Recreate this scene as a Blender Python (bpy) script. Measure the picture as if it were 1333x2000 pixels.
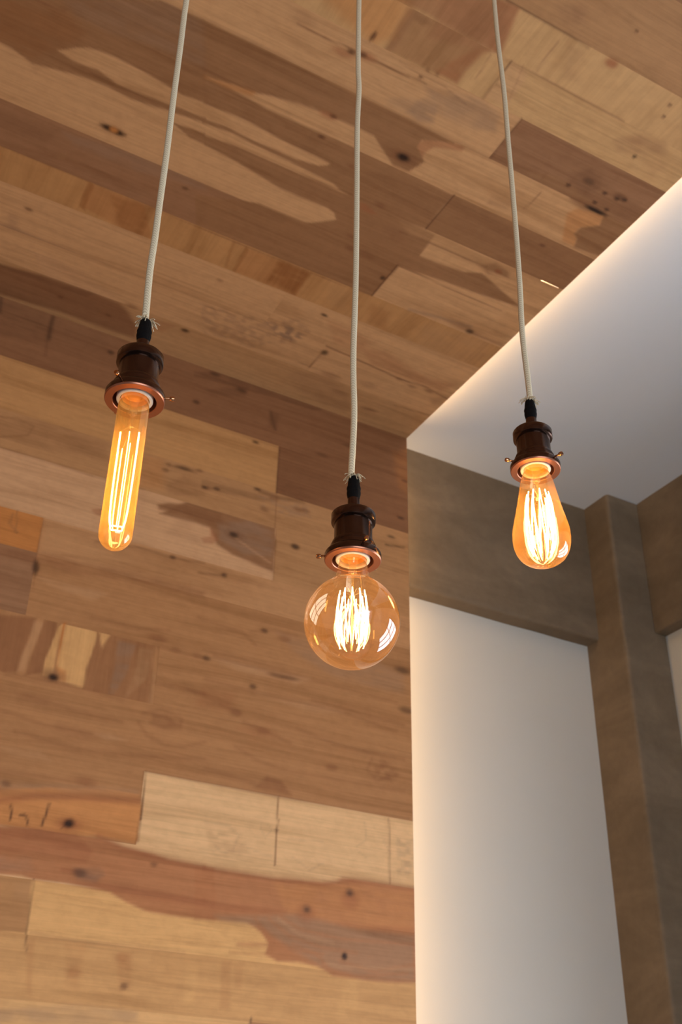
import bpy, bmesh, math, random
import numpy as np
from mathutils import Vector, Matrix

random.seed(7)
C = bpy.context.scene.collection
for o in list(bpy.data.objects):
    bpy.data.objects.remove(o, do_unlink=True)

# ------------------------------------------------------------------ camera
EYE = 1.5
YAW, PITCH, ROLL, FPX = 0.4978, 0.5558, 0.02038, 2197.8
cam_d = bpy.data.cameras.new('camera')
cam = bpy.data.objects.new('camera', cam_d)
C.objects.link(cam)
fwd = Vector((math.sin(YAW)*math.cos(PITCH), math.cos(YAW)*math.cos(PITCH), math.sin(PITCH)))
rt = Vector((math.cos(YAW), -math.sin(YAW), 0))
up = rt.cross(fwd)
r2 = rt*math.cos(ROLL) + up*math.sin(ROLL)
u2 = -rt*math.sin(ROLL) + up*math.cos(ROLL)
m = Matrix((r2, u2, -fwd)).transposed().to_4x4()
m.translation = (0, 0, EYE)
cam.matrix_world = m
cam_d.sensor_fit = 'VERTICAL'
cam_d.sensor_height = 36
cam_d.sensor_width = 24
cam_d.lens = FPX*36/2000
cam_d.clip_start = 0.02
cam_d.dof.use_dof = True
cam_d.dof.focus_distance = 1.12
cam_d.dof.aperture_fstop = 13
bpy.context.scene.camera = cam

# ------------------------------------------------------------------ world, lights, exposure
sc = bpy.context.scene
sc.view_settings.view_transform = 'Standard'
sc.view_settings.look = 'None'
sc.view_settings.gamma = 1
sc.view_settings.use_curve_mapping = False
sc.view_settings.exposure = 0.12
w = bpy.data.worlds.new('world'); sc.world = w; w.use_nodes = True
w.node_tree.nodes['Background'].inputs[0].default_value = (0.75, 0.82, 1, 1)
w.node_tree.nodes['Background'].inputs[1].default_value = 0.6

def area(name, loc, direction, sx, sy, power, col, spread=180):
    d = bpy.data.lights.new(name, 'AREA'); d.shape = 'RECTANGLE'
    d.size = sx; d.size_y = sy; d.energy = power; d.color = col
    d.spread = math.radians(spread)
    o = bpy.data.objects.new(name, d); C.objects.link(o)
    o.location = loc
    o.rotation_euler = Vector(direction).to_track_quat('-Z', 'Y').to_euler()
    return o

DAY = (0.88, 0.97, 1.07)
# daylight outside the right-hand window, and fill light added behind the camera
area('daylight_right', (2.30, 0.62, 1.55), (-1, 0, -0.1), 1.4, 1.7, 50, DAY)
area('fill_behind', (-0.2, -3.15, 1.35), (0, 1, -0.12), 3.0, 1.9, 62, DAY, 150)
# warm light strips laid behind the free edges of the boarding
LED = (1.0, 0.57, 0.22)
s1 = area('ceiling_edge_strip', (1.165, 0.70, 3.128), (0, 0, 1), 0.008, 2.3, 5.5, LED)
s1.rotation_euler = (0, math.radians(180+25), 0)
s2 = area('wall_edge_strip', (1.165, 1.930, 1.60), (0.45, 1, 0), 0.008, 2.9, 6.2, LED)

# ------------------------------------------------------------------ helpers
def tag(o, label=None, cat=None, group=None, kind=None):
    if label: o['label'] = label
    if cat: o['category'] = cat
    if group: o['group'] = group
    if kind: o['kind'] = kind
    return o

def link(name, me, mat, parent=None, smooth=False, crease=None):
    o = bpy.data.objects.new(name, me); C.objects.link(o)
    if mat: me.materials.append(mat)
    if parent is not None: o.parent = parent
    if smooth:
        for p in me.polygons: p.use_smooth = True
        me.set_sharp_from_angle(angle=math.radians(38))
    return o

def from_bm(name, bm, mat, parent=None, smooth=False):
    me = bpy.data.meshes.new(name); bm.to_mesh(me); bm.free()
    return link(name, me, mat, parent, smooth)

def box(bm, a, b):
    vs = [bm.verts.new((x, y, z)) for z in (a[2], b[2]) for y in (a[1], b[1]) for x in (a[0], b[0])]
    for f in ((0,2,3,1), (4,5,7,6), (0,1,5,4), (2,6,7,3), (0,4,6,2), (1,3,7,5)):
        bm.faces.new([vs[i] for i in f])

def boxes(name, lst, mat, parent=None, bev=0.0):
    bm = bmesh.new()
    for a, b in lst: box(bm, a, b)
    o = from_bm(name, bm, mat, parent)
    if bev:
        md = o.modifiers.new('bevel', 'BEVEL'); md.width = bev; md.segments = 3
    return o

def lathe(bm, prof, n=64, closed=False):
    rings = []
    for r, z in prof:
        if r < 1e-6: rings.append([bm.verts.new((0, 0, z))])
        else: rings.append([bm.verts.new((r*math.cos(2*math.pi*i/n), r*math.sin(2*math.pi*i/n), z)) for i in range(n)])
    prs = list(zip(rings, rings[1:])) + ([(rings[-1], rings[0])] if closed else [])
    for a, b in prs:
        for i in range(n):
            j = (i+1) % n
            if len(a) == 1 and len(b) == 1: continue
            if len(a) == 1: bm.faces.new((a[0], b[i], b[j]))
            elif len(b) == 1: bm.faces.new((a[i], a[j], b[0]))
            else: bm.faces.new((a[i], a[j], b[j], b[i]))
    bmesh.ops.recalc_face_normals(bm, faces=bm.faces)

def smooth_prof(pts, k=6):
    """Catmull-Rom through (r, z) points"""
    out = []
    P = [pts[0]] + list(pts) + [pts[-1]]
    for i in range(1, len(P)-2):
        p0, p1, p2, p3 = (np.array(q, float) for q in P[i-1:i+3])
        for j in range(k):
            t = j/k
            q = 0.5*((2*p1)+(p2-p0)*t+(2*p0-5*p1+4*p2-p3)*t*t+(3*p1-p0-3*p2+p3)*t**3)
            out.append((max(q[0], 0), q[1]))
    out.append(tuple(pts[-1]))
    return out

def tube(bm, pts, rad, n=8, closed=False):
    pts = [Vector(p) for p in pts]; N = len(pts)
    rings = []; prev = None
    for i, p in enumerate(pts):
        a = pts[i-1] if (i > 0 or closed) else p
        b = pts[(i+1) % N] if (i < N-1 or closed) else p
        t = (b-a).normalized()
        if prev is None:
            ref = Vector((1, 0, 0)) if abs(t.x) < 0.9 else Vector((0, 1, 0))
            nn = t.cross(ref).normalized()
        else:
            nn = (prev - t*prev.dot(t)).normalized()
        prev = nn; bb = t.cross(nn)
        rr = rad[i] if isinstance(rad, (list, tuple)) else rad
        rings.append([bm.verts.new(p + (nn*math.cos(2*math.pi*k/n) + bb*math.sin(2*math.pi*k/n))*rr) for k in range(n)])
    for i in range(N-1 + (1 if closed else 0)):
        a, b = rings[i], rings[(i+1) % N]
        for k in range(n):
            j = (k+1) % n
            bm.faces.new((a[k], a[j], b[j], b[k]))
    if not closed:
        bm.faces.new(list(reversed(rings[0]))); bm.faces.new(rings[-1])

def spline(pts, k=8):
    out = []; P = [pts[0]] + list(pts) + [pts[-1]]
    for i in range(1, len(P)-2):
        p0, p1, p2, p3 = (np.array(q, float) for q in P[i-1:i+3])
        for j in range(k):
            t = j/k
            out.append(tuple(0.5*((2*p1)+(p2-p0)*t+(2*p0-5*p1+4*p2-p3)*t*t+(3*p1-p0-3*p2+p3)*t**3)))
    out.append(tuple(map(float, pts[-1])))
    return out

# ------------------------------------------------------------------ materials
def srgb(r, g, b):
    f = lambda c: (c/255/12.92) if c/255 <= 0.04045 else ((c/255+0.055)/1.055)**2.4
    return (f(r), f(g), f(b))

def mat(name, col=(0.5, 0.5, 0.5), rough=0.5, metal=0.0):
    m = bpy.data.materials.new(name); m.use_nodes = True
    b = m.node_tree.nodes['Principled BSDF']
    b.inputs['Base Color'].default_value = (*col, 1)
    b.inputs['Roughness'].default_value = rough
    b.inputs['Metallic'].default_value = metal
    return m, m.node_tree, b

def noise(nt, vec, scale, detail=3, rough=0.5, dist=0.0):
    n = nt.nodes.new('ShaderNodeTexNoise'); n.inputs['Scale'].default_value = scale
    n.inputs['Detail'].default_value = detail; n.inputs['Roughness'].default_value = rough
    n.inputs['Distortion'].default_value = dist
    if vec is not None: nt.links.new(vec, n.inputs['Vector'])
    return n.outputs['Fac']

def ramp(nt, fac, stops):
    n = nt.nodes.new('ShaderNodeValToRGB'); nt.links.new(fac, n.inputs[0])
    e = n.color_ramp.elements
    while len(e) < len(stops): e.new(0.5)
    for el, (p, c) in zip(e, stops): el.position = p; el.color = (*c, 1) if len(c) == 3 else c
    return n.outputs[0]

def mixc(nt, mode, fac, a, b):
    n = nt.nodes.new('ShaderNodeMix'); n.data_type = 'RGBA'; n.blend_type = mode
    for s, v in ((n.inputs['Factor'], fac), (n.inputs[6], a), (n.inputs[7], b)):
        if isinstance(v, bpy.types.NodeSocket): nt.links.new(v, s)
        elif isinstance(v, tuple): s.default_value = (*v, 1)
        else: s.default_value = v
    return n.outputs[2]

def mapping(nt, vec, scale):
    n = nt.nodes.new('ShaderNodeMapping'); nt.links.new(vec, n.inputs['Vector'])
    n.inputs['Scale'].default_value = scale
    return n.outputs[0]

def bump(nt, bs, h, strength, dist):
    n = nt.nodes.new('ShaderNodeBump'); n.inputs['Strength'].default_value = strength
    n.inputs['Distance'].default_value = dist
    nt.links.new(h, n.inputs['Height']); nt.links.new(n.outputs[0], bs.inputs['Normal'])

def coord(nt): return nt.nodes.new('ShaderNodeTexCoord').outputs['Object']

# boards: tone and figure are stored per point (colour + crosswise flag), fine grain comes from nodes
M_WOOD, nt, bs = mat('board_wood', rough=0.55)
at = nt.nodes.new('ShaderNodeAttribute'); at.attribute_name = 'tone'
uv = nt.nodes.new('ShaderNodeAttribute'); uv.attribute_name = 'board'
g1 = noise(nt, mapping(nt, uv.outputs['Vector'], (1.5, 20, 1)), 1.0, 5, 0.6, 1.3)
g2 = noise(nt, mapping(nt, uv.outputs['Vector'], (5, 190, 1)), 1.0, 3, 0.6, 0.3)
g3 = noise(nt, mapping(nt, uv.outputs['Vector'], (45, 60, 1)), 1.0, 3, 0.6, 0.3)
c = mixc(nt, 'MULTIPLY', 1.0, at.outputs['Color'], ramp(nt, g1, [(0.25, (0.74, 0.68, 0.61)), (0.5, (1.0, 1.0, 1.0)), (0.75, (1.08, 1.08, 1.08))]))
c = mixc(nt, 'MULTIPLY', 1.0, c, ramp(nt, g2, [(0.3, (0.91, 0.90, 0.88)), (0.6, (1.02, 1.02, 1.02))]))
c = mixc(nt, 'MULTIPLY', 1.0, c, ramp(nt, g3, [(0.3, (0.94, 0.93, 0.92)), (0.6, (1.02, 1.02, 1.02))]))
nt.links.new(c, bs.inputs['Base Color'])
bump(nt, bs, g2, 0.12, 0.001)
bs.inputs['Specular IOR Level'].default_value = 0.25

M_BACKING, nt, bs = mat('dark_backing', srgb(60, 42, 30), 0.9)

def paint_mat(name, lo, hi):
    m, nt, bs = mat(name, srgb(*hi), 0.6)
    co = coord(nt)
    bump(nt, bs, noise(nt, co, 260, 3), 0.08, 0.002)
    nt.links.new(ramp(nt, noise(nt, co, 2.0, 4), [(0.3, srgb(*lo)), (0.7, srgb(*hi))]), bs.inputs['Base Color'])
    return m
M_WHITE = paint_mat('cool_white_ceiling_paint', (220, 228, 238), (224, 233, 243))
M_WALL = paint_mat('off_white_wall_paint', (197, 196, 190), (203, 202, 196))

M_CONC, nt, bs = mat('brown_render', srgb(128, 112, 98), 0.75)
co = coord(nt)
n1 = noise(nt, mapping(nt, co, (1, 1, 2.5)), 3.5, 6, 0.62, 0.6)
n2 = noise(nt, co, 40, 5, 0.7)
c = ramp(nt, n1, [(0.28, srgb(101, 87, 69)), (0.5, srgb(112, 97, 78)), (0.72, srgb(126, 110, 90))])
c = mixc(nt, 'MULTIPLY', 1.0, c, ramp(nt, n2, [(0.3, (0.9, 0.9, 0.89)), (0.65, (1.04, 1.04, 1.04))]))
nt.links.new(c, bs.inputs['Base Color'])
bump(nt, bs, n2, 0.25, 0.003)

M_FLOOR, nt, bs = mat('polished_screed', srgb(150, 120, 92), 0.5)
co = coord(nt)
nt.links.new(ramp(nt, noise(nt, co, 3, 5), [(0.3, srgb(166, 168, 170)), (0.7, srgb(184, 187, 190))]), bs.inputs['Base Color'])

M_BRONZE, nt, bs = mat('aged_bronze', (0.10, 0.048, 0.030), 0.21, 0.95)
nt.links.new(ramp(nt, noise(nt, coord(nt), 30, 3), [(0.3, (0.075, 0.044, 0.033)), (0.7, (0.110, 0.060, 0.044))]), bs.inputs['Base Color'])
M_FLANGE, nt, bs = mat('copper_lit_bronze', (0.46, 0.19, 0.115), 0.34, 0.9)  # flange underside: its lit, reflecting brightness is put into the copper colour
M_COPPER, nt, bs = mat('copper_screw', (0.55, 0.26, 0.13), 0.22, 1.0)
M_PORC, nt, bs = mat('porcelain', (0.82, 0.78, 0.72), 0.2)
M_BRASS, nt, bs = mat('brass_cap', (0.95, 0.46, 0.10), 0.45, 0.55)
M_TAPE, nt, bs = mat('black_sleeve', (0.006, 0.005, 0.005), 0.85)
bs.inputs['Specular IOR Level'].default_value = 0.12
bump(nt, bs, noise(nt, mapping(nt, coord(nt), (1, 1, 0.2)), 700, 2), 0.6, 0.001)

M_CORD, nt, bs = mat('white_braid', srgb(214, 204, 182), 0.8)
co = coord(nt)
wv = nt.nodes.new('ShaderNodeTexWave'); wv.wave_type = 'BANDS'; wv.bands_direction = 'DIAGONAL'
nt.links.new(co, wv.inputs['Vector']); wv.inputs['Scale'].default_value = 190; wv.inputs['Distortion'].default_value = 1.0
c = ramp(nt, wv.outputs['Fac'], [(0.1, srgb(204, 188, 156)), (0.7, srgb(234, 220, 190))])
nt.links.new(c, bs.inputs['Base Color'])
bump(nt, bs, wv.outputs['Fac'], 0.35, 0.0006)

def bulb_glass(name, tint, haze, amount):
    """thin amber glass: tinted see-through wall, mirror-like sheen that grows to the rim, a little haze in the coating"""
    m = bpy.data.materials.new(name); m.use_nodes = True; nt = m.node_tree; N = nt.nodes; Lk = nt.links
    for n in list(N): N.remove(n)
    out = N.new('ShaderNodeOutputMaterial')
    geo = N.new('ShaderNodeNewGeometry')
    dot = N.new('ShaderNodeVectorMath'); dot.operation = 'DOT_PRODUCT'
    Lk.new(geo.outputs['Normal'], dot.inputs[0]); Lk.new(geo.outputs['Incoming'], dot.inputs[1])
    ab = N.new('ShaderNodeMath'); ab.operation = 'ABSOLUTE'; Lk.new(dot.outputs['Value'], ab.inputs[0])
    inv = N.new('ShaderNodeMath'); inv.operation = 'SUBTRACT'; inv.inputs[0].default_value = 1; Lk.new(ab.outputs[0], inv.inputs[1])
    pw = N.new('ShaderNodeMath'); pw.operation = 'POWER'; Lk.new(inv.outputs[0], pw.inputs[0]); pw.inputs[1].default_value = 4.5
    fr = N.new('ShaderNodeMath'); fr.operation = 'MULTIPLY_ADD'; Lk.new(pw.outputs[0], fr.inputs[0]); fr.inputs[1].default_value = 0.75; fr.inputs[2].default_value = 0.10
    tr = N.new('ShaderNodeBsdfTransparent'); tr.inputs[0].default_value = (*tint, 1)
    df = N.new('ShaderNodeBsdfTranslucent'); df.inputs[0].default_value = (*haze, 1)
    d2 = N.new('ShaderNodeBsdfDiffuse'); d2.inputs[0].default_value = (*haze, 1)
    md = N.new('ShaderNodeMixShader'); md.inputs[0].default_value = 0.5; Lk.new(df.outputs[0], md.inputs[1]); Lk.new(d2.outputs[0], md.inputs[2])
    tc = N.new('ShaderNodeTexCoord')
    nz = noise(nt, tc.outputs['Object'], 45, 4, 0.6, 0.8)
    am = N.new('ShaderNodeMath'); am.operation = 'MULTIPLY_ADD'; Lk.new(nz, am.inputs[0]); am.inputs[1].default_value = amount; am.inputs[2].default_value = amount*0.5
    rim = N.new('ShaderNodeMath'); rim.operation = 'MULTIPLY_ADD'; Lk.new(pw.outputs[0], rim.inputs[0]); rim.inputs[1].default_value = amount*2.5; Lk.new(am.outputs[0], rim.inputs[2])
    m1 = N.new('ShaderNodeMixShader'); Lk.new(rim.outputs[0], m1.inputs[0]); Lk.new(tr.outputs[0], m1.inputs[1]); Lk.new(md.outputs[0], m1.inputs[2])
    gl = N.new('ShaderNodeBsdfGlossy'); gl.inputs['Roughness'].default_value = 0.02; gl.inputs[0].default_value = (1, 1, 1, 1)
    m2 = N.new('ShaderNodeMixShader'); Lk.new(fr.outputs[0], m2.inputs[0]); Lk.new(m1.outputs[0], m2.inputs[1]); Lk.new(gl.outputs[0], m2.inputs[2])
    Lk.new(m2.outputs[0], out.inputs[0])
    return m

M_GLASS_TUBE = bulb_glass('amber_tube_glass', (1, 0.88, 0.66), (1, 0.58, 0.15), 0.24)
M_GLASS_GLOBE = bulb_glass('amber_globe_glass', (1, 0.90, 0.74), (1, 0.50, 0.16), 0.045)
M_GLASS_DROP = bulb_glass('amber_drop_glass', (1, 0.88, 0.68), (1, 0.48, 0.12), 0.085)
M_STEM = bulb_glass('stem_glass', (1, 0.95, 0.85), (1, 0.7, 0.35), 0.10)

def glow(name, col, s):
    m = bpy.data.materials.new(name); m.use_nodes = True; nt = m.node_tree
    for n in list(nt.nodes): nt.nodes.remove(n)
    e = nt.nodes.new('ShaderNodeEmission'); e.inputs[0].default_value = (*col, 1); e.inputs[1].default_value = s
    o = nt.nodes.new('ShaderNodeOutputMaterial'); nt.links.new(e.outputs[0], o.inputs[0])
    return m
M_FIL = glow('glowing_filament', (1.0, 0.62, 0.24), 45)
M_FIL_TUBE = glow('glowing_long_filament', (1.0, 0.56, 0.18), 32)
M_WIRE, nt, bs = mat('support_wire', (0.4, 0.3, 0.2), 0.35, 1.0)
M_FRAME, nt, bs = mat('dark_window_frame', srgb(70, 62, 55), 0.5)
M_DOORP, nt, bs = mat('pane_glass', (0.9, 0.95, 1.0), 0.02)
bs.inputs['Transmission Weight'].default_value = 1.0; bs.inputs['IOR'].default_value = 1.05

# ------------------------------------------------------------------ board layout and figure (metres; v is y on the ceiling, height above the eye on the wall)
ROWS = {
 'c': [
  (0.6880, 0.8176, [(-14.4, 14.4, 't', 0)]),
  (0.8176, 0.9024, [(-14.4, 14.4, 'l2', 1)]),
  (0.9024, 0.9856, [(-14.4, 0.794, 'l2', 1), (0.794, 14.4, 'l2', 0)]),
  (0.9856, 1.0832, [(-14.4, 0.874, 'l', 0), (0.874, 14.4, 'b', 0)]),
  (1.0832, 1.1856, [(-14.4, 14.4, 'l', 0)]),
  (1.1856, 1.2832, [(-14.4, 0.869, 'l', 0), (0.869, 14.4, 'b2', 0)]),
  (1.2832, 1.3936, [(-14.4, 14.4, 'l', 0)]),
  (1.3936, 1.4944, [(-14.4, 0.874, 'b', 0), (0.874, 14.4, 'l', 0)]),
  (1.4944, 1.5744, [(-14.4, 14.4, 'y2', 1)]),
  (1.5744, 1.6848, [(-14.4, 0.72, 'l', 0), (0.72, 14.4, 'l', 0)]),
  (1.6848, 1.7760, [(-14.4, 0.874, 'l', 0), (0.874, 14.4, 'l', 0)]),
  (1.7760, 1.8848, [(-14.4, 14.4, 'l3', 0)]),
 ],
 'w': [
  (1.6000, 1.4544, [(-14.4, 14.4, 'k3', 0)]),
  (1.4544, 1.3296, [(-14.4, 0.862, 'y2', 0), (0.862, 14.4, 'd', 0)]),
  (1.3296, 1.2400, [(-14.4, 14.4, 't2', 0)]),
  (1.2400, 1.1136, [(-14.4, 0.866, 'p', 0), (0.866, 14.4, 't2', 0)]),
  (1.1136, 1.0368, [(-14.4, 0.378, 'o', 0), (0.378, 14.4, 't3', 0)]),
  (1.0368, 0.9072, [(-14.4, 0.378, 'b', 0), (0.378, 14.4, 'b6', 0)]),
  (0.9072, 0.7904, [(-14.4, 0.637, 'b6', 1), (0.637, 14.4, 'b6', 0)]),
  (0.7904, 0.6624, [(-14.4, 14.4, 'b6', 0)]),
  (0.6624, 0.5312, [(-14.4, 0.634, 'b6', 0), (0.634, 14.4, 'l5', 0)]),
  (0.5312, 0.4496, [(-14.4, 14.4, 'l5', 0)]),
  (0.4496, 0.3648, [(-14.4, 0.469, 'y', 0), (0.469, 14.4, 'y', 0)]),
  (0.3648, 0.2688, [(-14.4, 14.4, 'y3', 0)]),
  (0.2688, 0.1600, [(-14.4, 0.87, 'l4', 0), (0.87, 14.4, 'b6', 0)]),
 ],
}
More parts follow.
